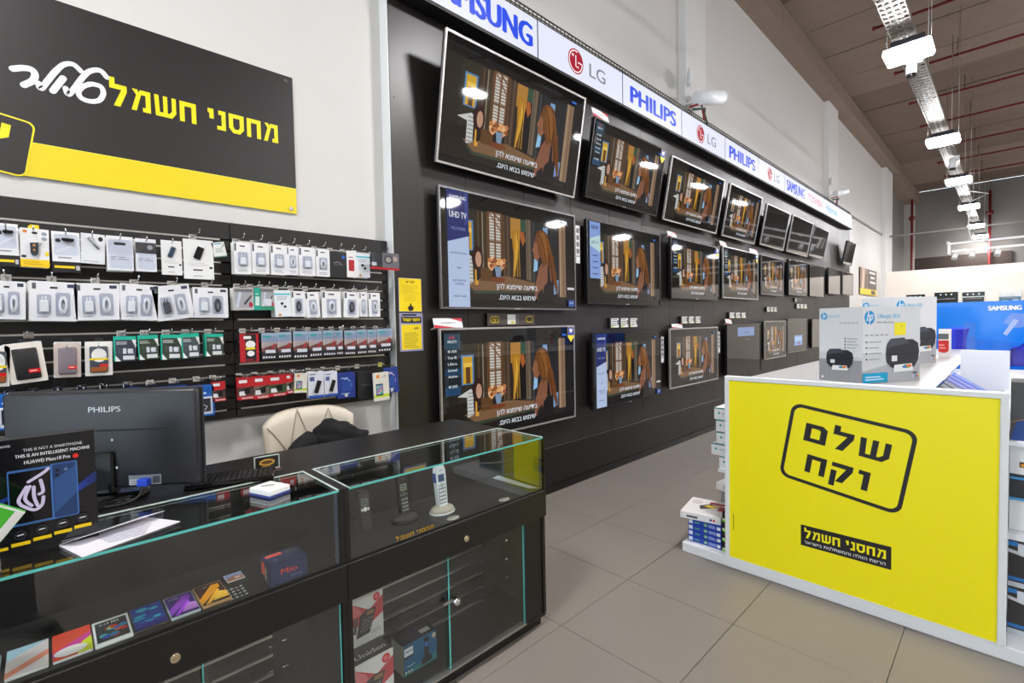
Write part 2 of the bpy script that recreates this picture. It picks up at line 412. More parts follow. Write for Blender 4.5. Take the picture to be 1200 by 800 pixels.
t = thing('cable_tray', 'long perforated galvanised cable tray running above the row of lamps', 'cable tray', (-.90, 0, 4.72))
GALV = mat('galvanised', (140, 136, 130), .5, metal=.5)
part('side_rail', B(-.11, -.1, Y0, Y1, 0, .06), GALV, t); part('side_rail', B(.1, .11, Y0, Y1, 0, .06), GALV, t)
rg = MB()
for q in range(0, 329): rg.box(-.1, .1, Y0+.05+q*.103, Y0+.05+q*.103+.05, 0, .004)
rg.box(-.012, .012, Y0, Y1, .004, .007); rg.box(-.065, -.05, Y0, Y1, .004, .007); rg.box(.05, .065, Y0, Y1, .004, .007)
part('tray_floor', rg, GALV, t)
part('cable', MB().cyl((-.03, Y0, .025), (-.03, Y1, .025), .012, 6).cyl((.03, Y0, .022), (.03, Y1, .022), .01, 6), WHITEP, t)
for q in range(8):
    part('hanger', MB().cyl((.11, Y0+2+q*3.6, .05), (.11, Y0+2+q*3.6, ZC-4.74), .005, 6), ALU, t)

def dome_cam(loc, label):
    t = thing('ceiling_camera', label, 'camera', loc)
    part('mount', MB().cyl((0.08, 0, 0), (.08, 0, .12), .03, 12).box(0, .1, -.03, .03, .06, .11, b=.01), WHITEP, t)
    part('body', MB().cyl((0, 0, -.12), (0, 0, .08), .055, 16), WHITEP, t)
    part('lens_ring', MB().cyl((0, 0, -.16), (0, 0, -.12), .045, 16, .05), BLKG, t)
c1 = onz((1068, 90), 4.45)
dome_cam((c1.x, c1.y, 4.60), 'white camera hanging below the cable tray by the largest lamp')
c2 = onz((1116, 199), 4.45)
dome_cam((c2.x, c2.y, 4.60), 'white camera hanging below the cable tray between two farther lamps')

t = thing('track_rig', 'white double rail track rig with spotlights hung before the partition wall', 'track light', (-1.18, 17.0, 3.12))
part('rail', B(0, 4.4, .2, .24, .26, .31), WHITEM, t); part('rail', B(.1, 4.4, -.2, -.16, .02, .07), WHITEM, t)
part('end_frame', MB().box(0, .05, -.2, .24, .24, .3).box(.02, .06, -.2, -.16, -.02, .28).box(.02, .05, .2, .24, .0, .28).tube([(.03, -.18, .02), (.03, 0, .2), (.03, .22, .26)], .014, 6), WHITEM, t)
for q in range(4): part('cross_bar', B(.7+q*1.1, .74+q*1.1, -.2, .24, .24, .26), WHITEM, t)
for q in range(3): part('wire', MB().cyl((.4+q*1.6, .22, .3), (.4+q*1.6, .22, ZC-3.14), .004, 6), ALU, t)
part('power_cable', MB().tube([(.45, .2, .3), (.38, .2, .7), (.42, .2, 1.1), (.4, .2, 1.3), (.75, .2, 1.45), (.3, .2, 1.62)], .012, 6), WHITEP, t)
for q, xx in enumerate((.18, .5, .95, 1.55, 2.2)):
    s = part('spotlight', MB().cyl((xx, -.18, -.02), (xx-.03, -.26, -.16), .05, 14, .06), WHITEM, t)
    part('swivel', MB().cyl((xx, -.18, .03), (xx, -.18, -.04), .018, 8), WHITEM, s)

# ------------------------------------------------------------------ rear: ovens and poster
for n, (xa, xb, zt) in enumerate(((-2.30, -1.85, 2.19), (-1.63, -1.10, 2.22), (-1.02, -.53, 2.20), (-.26, .2, 2.18), (.5, 1.0, 2.16))):
    t = thing('built_in_oven', ['built in oven showing only a dark strip beside the wall poster', 'black built in oven with three pale knobs', 'built in oven with a striped reflection across its door', 'blue tinted built in oven with steel knob panel', 'built in oven past the blue display board'][n], 'oven', ((xa+xb)/2, 19.5, zt-.6), 0, None)
    w = xb-xa
    part('body', B(-w/2, w/2, -.03, 0, 0, .6, b=.004), [BLKG, BLKG, ALU, ALU, BLKG][n], t)
    part('control_panel', B(-w/2+.01, w/2-.01, -.036, -.03, .47, .59), [BLKG, BLKG, BLKG, ALU, BLKG][n], t)
    for q in range(3): part('knob', MB().cyl((-.12+q*.12, -.036, .53), (-.12+q*.12, -.06, .53), .02, 12), WHITEP, t)
    d = part('door', B(-w/2+.02, w/2-.02, -.045, -.03, .02, .44, b=.004), BLKG if n != 3 else mat('blue_glass', (60, 110, 140), .1), t)
    part('handle', MB().cyl((-w/2+.06, -.07, .40), (w/2-.06, -.07, .40), .01, 8).cyl((-w/2+.08, -.045, .40), (-w/2+.08, -.07, .40), .008, 8).cyl((w/2-.08, -.045, .40), (w/2-.08, -.07, .40), .008, 8), ALU, d)
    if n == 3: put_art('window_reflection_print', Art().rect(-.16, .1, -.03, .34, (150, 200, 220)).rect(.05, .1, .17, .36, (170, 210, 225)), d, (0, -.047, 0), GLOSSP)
a = Art().rect(0, 0, 2.3, .74, (62, 56, 54)).rect(0, 0, 2.3, .17, (240, 205, 20)).rect(0, .17, 1.0, .74, (150, 120, 100)).poly([(.2, .17), (.5, .17), (.62, .74), (.3, .74)], (214, 190, 170)).poly([(.55, .17), (.9, .17), (.95, .6), (.7, .6)], (90, 66, 56))
for q, (xx, ww) in enumerate(((1.2, .95), (1.4, .75), (1.3, .85))): a.lines(xx, xx+ww, .62-q*.14, .70-q*.14, 1, (214, 210, 206), .8, q)
a.rr(1.5, .03, 2.1, .14, .03, (40, 36, 36))
t = thing('wall_poster', 'poster of a brown photo with yellow foot on wall past the televisions', 'poster', (XW, 16.1, 2.16), R90)
part('panel', B(0, 2.3, -.03, 0, 0, .74), BLKM, t); put_art('print', a, t, (0, -.031, 0))

# ================================================================== TELEVISION WALL
t = thing('television_board', 'long black board wall carrying three rows of televisions', 'display wall', (XB, 1.665, 0), R90)
LB = 12.84
nb = 21; pw = LB/nb
pm = B(.002, pw-.002, 0, .09, .42, 3.95).mesh('board_panel'); pm.materials.append(BOARD)
for i in range(nb): part('board_panel', pm, BOARD, t, (i*pw, 0, 0))
part('side_edge', B(-.004, 0, .004, .1, 0, 3.95), WHITEP, t, label='white end edge')
part('backing', B(0, LB, .091, .1, .0, 3.95), BLKM, t)
part('base_ledge', B(0, LB, -.004, .09, .075, .412, b=.003), mat('base_black', (15, 14, 14), .4), t)
part('toe_board', B(0, LB, .0, .09, 0, .07), mat('toe_black', (13, 12, 12), .35), t)
part('cable_slot', MB().cyl((.03, -.001, 1.0), (.03, .002, 1.0), .004, 8).cyl((.03, -.001, 2.2), (.03, .002, 2.2), .004, 8).cyl((.03, -.001, 3.0), (.03, .002, 3.0), .004, 8), BLKG, t)

# --- backlit brand signs
HX = -2.70; HZ0, HZ1 = 3.665, 3.965
blue = (20, 70, 225); 
def lg(a, cx, z, r, tx, h, wtxt):
    a.ell(cx, z, r, r, (165, 12, 42), 28); n = 24
    o = [(cx+r*.84*math.cos(math.radians(q)), z+r*.84*math.sin(math.radians(q))) for q in np.linspace(0, -285, n)]
    a.stroke(o, r*.1, (245, 240, 245)); a.stroke([(cx+r*.84, z), (cx+r*.3, z)], r*.1, (245, 240, 245))
    a.stroke([(cx, z+r*.45), (cx, z-r*.4), (cx+r*.32, z-r*.4)], r*.12, (245, 240, 245)); a.ell(cx-r*.38, z+r*.42, r*.12, r*.12, (245, 240, 245), 10)
    a.text('LG', tx, z-h*.5, h, (130, 130, 138), w=wtxt, off=.012)
brands = ['SAMSUNG', 'LG', 'PHILIPS', 'LG', 'PHILIPS', 'LG', 'SAMSUNG', 'TOSHIBA', 'Hisense', 'FUJICOM']
words = ['first', 'second', 'third']; seen = {}
for i, br in enumerate(brands):
    ya = 1.735+i*1.2345
    seen[br] = seen.get(br, 0)+1
    lab = {'SAMSUNG': ['large backlit sign reading SAMSUNG in blue at the start of the row', 'backlit SAMSUNG sign between an LG and a TOSHIBA sign'], 'LG': ['backlit LG sign beside the large SAMSUNG sign', 'backlit LG sign between two PHILIPS signs', 'backlit LG sign beside the farther SAMSUNG sign'],
           'PHILIPS': ['backlit PHILIPS sign below the spotlight with red wiring', 'backlit PHILIPS sign between the second and third LG signs'], 'TOSHIBA': ['backlit sign reading TOSHIBA in red'], 'Hisense': ['backlit sign reading Hisense in teal'], 'FUJICOM': ['backlit sign with faint lilac lettering at the end of the row']}[br][seen[br]-1]
    t = thing('lightbox_sign', lab, 'sign', (HX, ya, HZ0), R90, 'backlit brand signs')
    w = 1.2345; h = HZ1-HZ0
    part('case', B(.002, w-.002, .004, .118, -.012, h+.012), BLKM, t)
    a = Art().rect(.006, 0, w-.006, h, (222, 225, 246)); cx = w/2
    if br == 'SAMSUNG': a.text(br, cx+(.04 if i == 0 else 0), h*.2, h*.62, blue, w=w*.82, off=.045)
    elif br == 'LG': lg(a, w*.40, h*.5, h*.36, w*.66, h*.42, w*.20)
    elif br == 'PHILIPS': a.text(br, cx, h*.22, h*.56, blue, w=w*.76, off=.05)
    elif br == 'TOSHIBA': a.text(br, cx, h*.28, h*.46, (200, 20, 60), w=w*.8, off=.03)
    elif br == 'Hisense': a.text(br, cx, h*.28, h*.5, (20, 150, 175), w=w*.74, off=.02)
    else: a.text(br, cx, h*.34, h*.34, (205, 170, 225), w=w*.5, off=.0)
    put_art('lit_face', a, t, (0, .003, 0), LIGHTBOX)
    part('underside_lip', B(.002, w-.002, -.004, .118, -.03, -.0125), BLKM, t)
t = thing('wire_tray', 'dark mesh cable tray lying along the top of the lit signs', 'cable tray', (HX-.02, 1.735, HZ1+.013), R90)
rg = MB()
for q in range(0, 247): rg.box(q*.05, q*.05+.006, 0, .006, 0, .06).box(q*.05, q*.05+.006, 0, .1, 0, .006)
part('rung', rg, mat('dark_wire', (70, 68, 62), .5, metal=.4), t)['kind'] = 'stuff'
part('rail', B(0, 12.35, 0, .008, .055, .064), MATS['dark_wire'], t); part('rail', B(0, 12.35, 0, .008, .025, .032), MATS['dark_wire'], t); part('rail', B(0, 12.35, 0, .008, 0, .006), MATS['dark_wire'], t)

def wall_spot(y, label, sc=1.0):
    z = HZ1+.08
    t = thing('wall_spotlight', label, 'spotlight', (XW+.11, y, z), R90)
    part('arm', MB().tube([(0, 0, .1), (0, -.12, .12), (.06, -.2, .14)], .018*sc, 8), WHITEM, t)
    part('body', MB().cyl((-.04, -.16, .12), (.34*sc, -.30, .2), .085*sc, 20), WHITEM, t, label='white cylinder body')
    part('rim', MB().cyl((.34*sc, -.30, .2), (.355*sc, -.306, .2035), .088*sc, 20), WHITEP, t)
    part('round_plate', MB().cyl((-.05, -.06, .40), (-.03, -.09, .40), .1*sc, 20), WHITEM, t)
    part('stem', MB().tube([(-.04, -.07, .40), (-.12, -.06, .28), (-.1, -.06, .12)], .008, 6), WHITEM, t)
    part('wire', MB().tube([(-.1, -.1, .02), (0, -.2, .06), (.12, -.16, .05), (.26, -.12, -.04)], .012, 6), mat('red_wire', (140, 30, 26), .5), t)
    part('wire', MB().tube([(-.05, -.12, -.0), (.1, -.2, .03), (.22, -.14, .02), (.4, -.1, -.06)], .014, 6), mat('green_wire', (46, 70, 58), .5), t)
wall_spot(5.75, 'white cylinder spotlight with round plate by the pilaster over the PHILIPS sign')
wall_spot(12.3, 'white spotlight by the pilaster over the Hisense sign', .8)

# ------------------------------------------------------------------ televisions
def tv_art(kind):
    a = Art(eps=.00006); W, H = 1.0, .5625
    def q(pts): return [(u*W, v*H) for u, v in pts]
    def r(u0, v0, u1, v1, c): a.rect(u0*W, v0*H, u1*W, v1*H, c)
    def p(pts, c): a.poly(q(pts), c)
    def e(u, v, ru, rv, c, n=14): a.ell(u*W, v*H, ru*W, rv*H, c, n)
    d = {'lg': 1.0, 'samsung': 1.1, 'warm': .95}.get(kind, 1.0)
    r(0, 0, 1, 1, (9, 8, 8)); r(0.0, .06, 1, .87, (36, 31, 25))
    r(.1, .2, .3, .87, (46, 43, 32)); r(.215, .25, .30, .87, (54, 42, 28))
    for uu, cc in ((.23, (96, 74, 46)), (.258, (150, 138, 116)), (.272, (70, 56, 38)), (.288, (92, 72, 44))): r(uu, .3, uu+.007, .86, cc)
    r(.12, .5, .2, .77, (86, 136, 184)); r(.13, .51, .19, .755, (214, 168, 44)); r(.148, .51, .176, .66, (96, 60, 26)); r(.135, .66, .19, .70, (240, 200, 80))
    r(.295, .40, .40, .88, (104, 66, 36)); r(.308, .44, .385, .87, (150, 140, 128))
    for k_ in range(16): r(.308, .445+k_*.0265, .385, .457+k_*.0265, (222, 216, 208))
    p([(.30, .87), (.31, .87), (.40, .70), (.40, .68)], (120, 74, 40)); p([(.33, .87), (.345, .87), (.40, .80), (.40, .78)], (110, 70, 40)); r(.30, .60, .40, .615, (110, 70, 40)); r(.34, .44, .352, .87, (112, 76, 46))
    r(.40, .25, .455, .87, (66, 48, 34)); r(.405, .25, .412, .87, (98, 76, 54)); r(.43, .25, .445, .87, (92, 72, 54))
    r(.455, .22, .575, .86, (40, 30, 22)); r(.458, .66, .535, .86, (178, 128, 56)); r(.535, .74, .575, .86, (46, 80, 60))
    p([(.465, .74), (.50, .76), (.53, .74), (.525, .3), (.47, .25), (.478, .5)], (176, 124, 34)); p([(.50, .72), (.515, .6), (.49, .3), (.48, .3)], (230, 180, 60))
    p([(.535, .72), (.575, .70), (.58, .24), (.47, .24), (.51, .48)], (13, 10, 12)); p([(.53, .74), (.56, .74), (.572, .66), (.55, .60), (.535, .66)], (168, 92, 40))
    for k_ in range(6): a.stroke(q([(.476+k_*.009, .72), (.482+k_*.008, .5), (.474+k_*.010, .3)]), .003, [(150, 100, 24), (226, 172, 60)][k_ % 2])
    r(.575, .2, .625, .87, (112, 98, 80)); r(.585, .2, .592, .87, (74, 62, 50)); r(.612, .2, .625, .87, (60, 52, 46))
    r(.625, .1, 1, .87, (26, 27, 30)); r(.63, .1, .645, .86, (60, 62, 66))
    for uu in (.665, .69, .78, .80, .825, .845): r(uu, .12, uu+.008, .86, (44, 46, 52))
    r(.715, .70, .755, .82, (122, 164, 206)); p([(.632, .36), (.665, .38), (.672, .56), (.645, .57)], (150, 196, 232))
    r(.855, .12, .915, .88, (142, 114, 88)); r(.862, .12, .872, .88, (176, 148, 118)); r(.89, .12, .898, .88, (110, 88, 70)); r(.915, .06, 1, .9, (22, 20, 21))
    # desk with mirror, vase and flowers
    p([(.0, .06), (.0, .3), (.14, .34), (.62, .27), (.64, .06)], (30, 21, 15)); p([(.13, .23), (.42, .30), (.64, .25), (.64, .17), (.2, .15)], (124, 92, 62)); p([(.13, .21), (.2, .15), (.64, .17), (.64, .15), (.2, .12)], (56, 66, 52))
    p([(.09, .40), (.175, .46), (.19, .44), (.192, .22), (.152, .2), (.15, .385)], (206, 208, 206))
    for k_ in range(7): r(.155, .22+k_*.033, .19, .228+k_*.033, (120, 120, 116))
    r(.203, .2, .225, .36, (220, 160, 60)); e(.222, .44, .038, .115, (48, 22, 20)); e(.228, .43, .02, .07, (196, 150, 124)); r(.214, .24, .228, .34, (40, 22, 18)); r(.24, .24, .32, .36, (96, 62, 28))
    rn = random.Random(5)
    for k_ in range(26): e(.30+rn.random()*.11, .36+rn.random()*.09, .014, .022, rn.choice([(226, 164, 104), (240, 190, 140), (196, 122, 70), (150, 84, 44)]), 8)
    p([(.335, .38), (.385, .38), (.375, .27), (.348, .27)], (126, 150, 176)); e(.36, .26, .055, .025, (120, 62, 28))
    # woman in profile from behind
    p([(.648, .69), (.632, .61), (.622, .57), (.633, .55), (.636, .50), (.66, .47), (.70, .55), (.69, .68)], (146, 94, 66))
    p([(.705, .47), (.675, .40), (.645, .25), (.635, .10), (.70, .06), (.78, .06), (.785, .3), (.765, .44)], (134, 86, 62))
    p([(.70, .06), (.715, .22), (.745, .27), (.752, .45), (.762, .46), (.772, .30), (.80, .22), (.80, .06)], (16, 12, 14)); p([(.655, .06), (.66, .14), (.70, .20), (.72, .06)], (18, 13, 15))
    p([(.80, .14), (.84, .16), (.845, .3), (.80, .28)], (120, 152, 196))
    p([(.642, .67), (.655, .75), (.685, .79), (.72, .79), (.75, .76), (.772, .66), (.785, .52), (.815, .36), (.838, .22), (.83, .12), (.815, .2), (.79, .3), (.765, .43), (.735, .45), (.71, .41), (.695, .50), (.672, .55), (.668, .64)], (104, 62, 26))
    for k_ in range(14): a.stroke(q([(.665+k_*.0075, .74-abs(k_-6)*.006), (.69+k_*.007, .60), (.70+k_*.0085, .48)]), .0028, [(150, 92, 36), (92, 54, 22), (168, 110, 48)][k_ % 3])
    for k_ in range(7): a.stroke(q([(.765+k_*.004, .55), (.785+k_*.005, .40), (.812+k_*.003, .22)]), .0026, [(140, 84, 32), (84, 48, 20)][k_ % 2])
    p([(.68, .76), (.715, .77), (.74, .70), (.75, .5), (.735, .48), (.72, .62), (.70, .70)], (138, 88, 36)); p([(.76, .62), (.77, .5), (.80, .34), (.82, .2), (.79, .34), (.755, .52)], (92, 50, 20))
    a.text('בידיעה שיימצא להן', .50*W, .175*H, .05*H, (226, 236, 246), w=.31*W, heb=True, off=.012)
    a.text('שימוש בבוא היום.', .50*W, .075*H, .05*H, (226, 236, 246), w=.28*W, heb=True, off=.012)
    r(.885, .905, .925, .925, (60, 110, 210))
    if kind == 'samsung':
        p([(.035, .0), (.165, .0), (.165, 1), (.035, 1)], (186, 204, 236)); p([(.035, .555), (.165, .62), (.165, 1), (.035, 1)], (42, 50, 112)); p([(.14, .70), (.165, .74), (.165, 1), (.14, 1)], (62, 72, 140))
        a.text('SAMSUNG', .1*W, .925*H, .03*H, (240, 244, 250), w=.10*W, off=.02); a.text('UHD TV', .1*W, .765*H, .055*H, (240, 244, 250), w=.105*W, off=.01); a.text('MU7000', .1*W, .66*H, .028*H, (140, 150, 205), w=.085*W)
        for vv, tx in ((.455, 'ACTIVE CRYSTAL'), (.33, 'HDR'), (.22, 'ONE REMOTE'), (.19, 'CONTROL'), (.085, 'SMART HUB')): a.text(tx, .1*W, vv*H, .018*H, (60, 76, 130), w=min(.1, .0085*len(tx))*W, off=.01)
        r(.93, .02, .985, .09, (60, 90, 170)); a.text('SMART', .957*W, .05*H, .02*H, (220, 230, 250), w=.04*W); r(.92, .2, .985, .225, (220, 220, 224))
    elif kind == 'new':
        r(.02, .3, .145, .99, (140, 168, 228)); p([(.02, .70), (.145, .62), (.145, .84), (.02, .78)], (196, 226, 228)); a.text('NEW', .08*W, .90*H, .05*H, (30, 40, 80), w=.085*W, off=.02); a.text('UHD TV', .08*W, .72*H, .04*H, (30, 50, 90), w=.09*W)
        for k_ in range(4): r(.05, .35+k_*.075, .115, .362+k_*.075, (60, 84, 150))
    elif kind == 'lg':
        r(.012, .42, .112, .975, (26, 34, 42)); r(.014, .83, .11, .965, (44, 74, 92)); r(.014, .42, .11, .50, (34, 70, 104)); r(.014, .60, .11, .66, (28, 62, 92))
        a.text('LG', .06*W, .925*H, .025*H, (230, 60, 80), w=.03*W, off=.03)
        for k_, (vv, tx) in enumerate(((.885, 'WEB OS TV'), (.80, '4K HDR'), (.745, 'True 4K'), (.69, 'Ultra'), (.635, 'Surround'), (.58, 'Active'), (.49, '4K UHD'))): a.text(tx, .06*W, vv*H, .025*H, (226, 236, 240), w=.055*W, off=.012)
    elif kind == 'blue':
        pass
    return a.mesh('screen')
SCR = {k_: tv_art(k_) for k_ in ('samsung', 'new', 'lg', 'plain')}
for m_ in SCR.values(): m_.materials.append(SCREEN)
a = Art(eps=.0001); a.rect(0, 0, 1, .5625, (8, 8, 9)).rect(.3, .43, .8, .53, (120, 150, 200)).text('no signal', .55, .46, .03, (40, 60, 110)).rect(.5, .39, .66, .395, (110, 120, 150)); SCR['menu'] = a.mesh('screen'); SCR['menu'].materials.append(SCREEN)
a = Art(eps=.0001); a.rect(0, 0, 1, .5625, (22, 18, 17)).rect(.32, .1, .74, .28, (120, 160, 220)).rect(.5, .12, .6, .16, (150, 60, 120)).rect(.36, .18, .7, .25, (170, 200, 240)); SCR['dialog'] = a.mesh('screen'); SCR['dialog'].materials.append(SCREEN)
SILV = mat('silver_bezel', (196, 192, 190), .28, metal=.7)
DARKB = mat('dark_bezel', (22, 21, 22), .25)
GREYB = mat('grey_bezel', (120, 118, 120), .3, metal=.6)
def spec_tag(t, w, h, z):
    a = Art().rect(0, 0, .06, h, (196, 196, 198))
    for q in range(5): a.rect(.01, h*(.08+q*.18), .05, h*(.2+q*.18), (90, 90, 96))
    a.ell(.03, h*.12, .02, .02, (230, 230, 230), 10)
    put_art('spec_strip', a, t, (w/2+.004, -.02, z))
def make_tv(y0, y1, z0, z1, bez, scr, label, group, tilt=0.0, spec=False, badge=False, xb=-2.755, gloss=True):
    w = y1-y0; h = z1-z0
    t = thing('television', label, 'television', (xb, (y0+y1)/2, z0), R90, group, rx=tilt)
    fw = .014 if bez is not DARKB else .012
    part('back_shell', MB().box(-w/2+.004, w/2-.004, -.012, .022, .004, h-.004, b=.004), DARKB, t)
    part('bezel', MB().box(-w/2, w/2, -.02, .0, 0, fw).box(-w/2, w/2, -.02, 0, h-fw, h).box(-w/2, -w/2+fw, -.02, 0, fw, h-fw).box(w/2-fw, w/2, -.02, 0, fw, h-fw), bez, t)
    ow, oh = w-2*fw, h-2*fw
    if scr:
        s = part('screen', SCR[scr], SCREEN, t, (-ow/2, -.0125, fw)); s.scale = (ow, 1, oh/.5625)
    else: part('screen', B(-ow/2, ow/2, -.0135, -.012, fw, h-fw), SCREENOFF, t)
    part('emblem', MB().box(-.03, .03, -.0215, -.02, .003, .010), CHROME, t)
    dpt = .035 if tilt == 0 else .035
    th = abs(tilt)
    br = MB().box(-w*.12, w*.12, .022, .04+.0, h*.25, h*.7)
    if tilt: br.box(-w*.06, -w*.04, .03, .035+h*.55*math.sin(th)+.02, h*.55, h*.6).box(w*.04, w*.06, .03, .035+h*.55*math.sin(th)+.02, h*.55, h*.6)
    part('wall_bracket', br, BLKM, t)
    if spec: spec_tag(t, w, h*.40, h*.5)
    if badge:
        a = Art().poly([(0, 0), (.045, -.05), (.09, 0), (.09, .085), (0, .085)], (240, 220, 60)).poly([(.002, .012), (.088, .012), (.088, .083), (.002, .083)], (40, 66, 160)).poly([(.045, .03), (.065, .045), (.065, .07), (.025, .07), (.025, .045)], (236, 236, 240))
        put_art('badge', a, t, (w/2-.10, -.0215, h-.10))
    return t
ordn = ['first', 'second', 'third', 'fourth', 'fifth', 'sixth', 'seventh', 'eighth', 'ninth']
TI = math.radians(10.2)
mids = [(1.97, 3.46, 1.62, 2.47, GREYB, 'samsung'), (3.63, 4.97, 1.68, 2.47, DARKB, 'new'), (5.22, 6.54, 1.77, 2.48, DARKB, 'lg'), (6.67, 7.98, 1.81, 2.52, SILV, 'lg'), (8.13, 9.19, 1.90, 2.53, GREYB, 'plain'), (9.46, 10.60, 1.93, 2.57, DARKB, 'plain'), (10.74, 11.82, 1.945, 2.565, DARKB, None), (12.13, 13.2, 2.035, 2.595, DARKB, None), (13.4, 14.45, 2.055, 2.60, GREYB, None)]
mlab = ['wide television with a navy and pale blue UHD TV menu, middle row', 'middle row television with a pale blue NEW strip at its left', 'middle row television with red placard and yellow pointed badge',
        'silver edged middle row television next to the yellow badge set', 'middle row television, fifth from the yellow notices', 'middle row television, sixth from the yellow notices', 'blank grey reflecting television, seventh in the middle row', 'blank grey reflecting television, eighth in the middle row', 'blank television at the far end of the middle row']
for i, (a0, a1, b0, b1, bz, sc_) in enumerate(mids):
    make_tv(a0, a1, b0, b1, bz, sc_, mlab[i], 'televisions of the middle row', spec=(i in (0,)), badge=(i in (2, 3)))
bots = [(1.95, 3.43, .655, 1.485, SILV, 'lg'), (3.69, 4.97, .675, 1.405, DARKB, 'samsung'), (5.18, 6.49, .715, 1.42, SILV, 'plain'), (6.79, 8.10, .70, 1.45, DARKB, 'menu'), (8.27, 9.31, .86, 1.48, SILV, 'plain'), (9.42, 10.6, .90, 1.51, GREYB, 'dialog'), (10.9, 11.9, .92, 1.50, DARKB, None), (12.2, 13.2, .92, 1.5, DARKB, None)]
blab = ['silver framed television just above the counter corner, bottom row', 'bottom row television with a blue and white menu strip, beside the counter corner', 'bottom row television with silver left edge, third from the counter', 'bottom row television showing a pale blue message bar, above the yellow sign corner',
        'silver edged bottom row television behind the printer cartons', 'bottom row television with a small blue dialog box', 'dark bottom row television behind the printer cartons, seventh from the counter', 'dark bottom row television behind the printer cartons, eighth from the counter']
for i, (a0, a1, b0, b1, bz, sc_) in enumerate(bots):
    make_tv(a0, a1, b0, b1, bz, sc_, blab[i], 'televisions of the bottom row', spec=(i in (1, 2)), badge=(i in (0,)))
tops = [(1.95, 3.44, 2.62, 3.47, SILV, 'plain'), (3.60, 4.88, 2.66, 3.37, DARKB, 'lg'), (5.03, 6.43, 2.65, 3.35, SILV, 'plain'), (6.62, 7.80, 2.65, 3.35, SILV, 'plain'), (8.05, 9.14, 2.675, 3.31, SILV, None), (9.32, 10.53, 2.685, 3.32, SILV, None), (10.64, 11.68, 2.72, 3.31, GREYB, None), (13.35, 14.21, 2.77, 3.31, DARKB, None)]
tlab = ['large tilted television below the large SAMSUNG sign, top row', 'tilted dark edged television with yellow pointed badge below the first PHILIPS sign', 'tilted silver edged television below the second LG sign', 'tilted silver edged television, fourth in the top row', 'tilted blank television, fifth in the top row', 'tilted blank television, sixth in the top row', 'tilted blank television, seventh in the top row', 'small lone tilted television at the far end of the board, top row']
for i, (a0, a1, b0, b1, bz, sc_) in enumerate(tops):
    make_tv(a0, a1, b0, b1-.01, bz, sc_, tlab[i], 'tilted televisions of the top row', tilt=TI, xb=-2.745, badge=(i == 1))

# price plates on the board and placards standing on the sets
def price_plate(ya, yb, za, zb, label, n=3, wide=False):
    t = thing('price_plate', label, 'price plate', (XB, ya, za), R90, 'price plates on the television board')
    w = yb-ya; h = zb-za
    part('plate', B(0, w, -.028, 0, 0, h), DARKB, t)
    a = Art()
    if wide:
        a.rect(0, 0, w, h, (74, 64, 58)); a.rr(.03, .02, .12, h-.02, .02, (214, 190, 30)).rr(.036, .026, .114, h-.026, .016, (60, 50, 30)).text('קח', .075, h*.38, .025, (214, 190, 30), heb=True, off=.02)
        a.rect(w*.40, .008, w*.57, h-.008, (225, 225, 225)).rect(w*.59, .008, w*.64, h-.008, (90, 90, 96)).rect(w*.47, .012, w*.54, .03, (200, 190, 40)).rr(w*.80, .02, w*.80+.08, h-.02, .02, (214, 190, 30)).rr(w*.80+.006, .026, w*.80+.074, h-.026, .016, (60, 50, 30))
    else:
        for q in range(n):
            x0 = w*(.05+q*.325); a.rect(x0, .006, x0+w*.25, h-.006, (226, 226, 224)).lines(x0+w*.02, x0+w*.2, h*.2, h*.9, 4, (70, 70, 74), .4, q).rect(x0+w*.01, .008, x0+w*.07, h*.25, (206, 216, 60)).rect(x0+w*.2, h*.3, x0+w*.245, h*.8, (60, 60, 64))
    put_art('cards', a, t, (0, -.0285, 0))
price_plate(2.44, 2.97, 1.497, 1.59, 'wide brown price plate with yellow frames between the first column sets', wide=True)
for q, (ya, yb, za, zb) in enumerate(((4.06, 4.6, 1.445, 1.55), (5.56, 6.12, 1.47, 1.565), (7.0, 7.66, 1.53, 1.62), (8.52, 9.04, 1.63, 1.715), (10.1, 10.8, 1.70, 1.79), (10.0, 10.4, 1.82, 1.90))):
    price_plate(ya, yb, za, zb, ['three card price plate above the set with blue and white menu', 'three card price plate above the silver left edged set', 'three card price plate above the message bar set', 'three card price plate above the set behind the printer cartons', 'three card price plate above the dialog box set', 'small price plate above the dialog box set, higher one'][q], 3 if q < 5 else 1)
def placard(y, z, label, w=.20, h=.075, x=-2.765, tilt=0.0, lean=0):
    t = thing('placard', label, 'placard', (x, y, z), R90, 'red and white placards on the sets', rx=-.25+tilt)
    part('foot', B(0, w*.4, 0, .05, 0, .003), WHITEP, t)
    part('card', B(0, w, 0, .003, 0, h), WHITEP, t)
    a = Art().rect(0, 0, w, h, (232, 232, 234)).poly([(0, 0), (w*.75, 0), (0, h*.35)], (200, 30, 60)).poly([(w, h), (w, h*.6), (w*.55, h)], (200, 30, 60)).text('LG WebOS TV', w*.5, h*.42, h*.2, (30, 30, 36), w=w*.5, off=.02)
    put_art('print', a, t, (0, -.0008, 0))
placard(1.93, 1.487, 'red and white placard on the silver framed bottom row set', .25, .07)
placard(3.60, 3.36, 'red and white placard on the tilted set with yellow badge', .24, .08, x=-2.62)
placard(5.22, 2.483, 'red and white placard on the middle row set with yellow badge', .2, .07)
placard(6.67, 2.523, 'red and white placard on the silver edged middle row set', .2, .07)
placard(6.84, 1.453, 'red and white placard on the message bar set', .2, .07)
placard(7.75, 2.523, 'second placard on the silver edged middle row set, over its right corner', .3, .07)
placard(5.3, 1.423, 'plain placard on the silver left edged bottom row set', .25, .05)

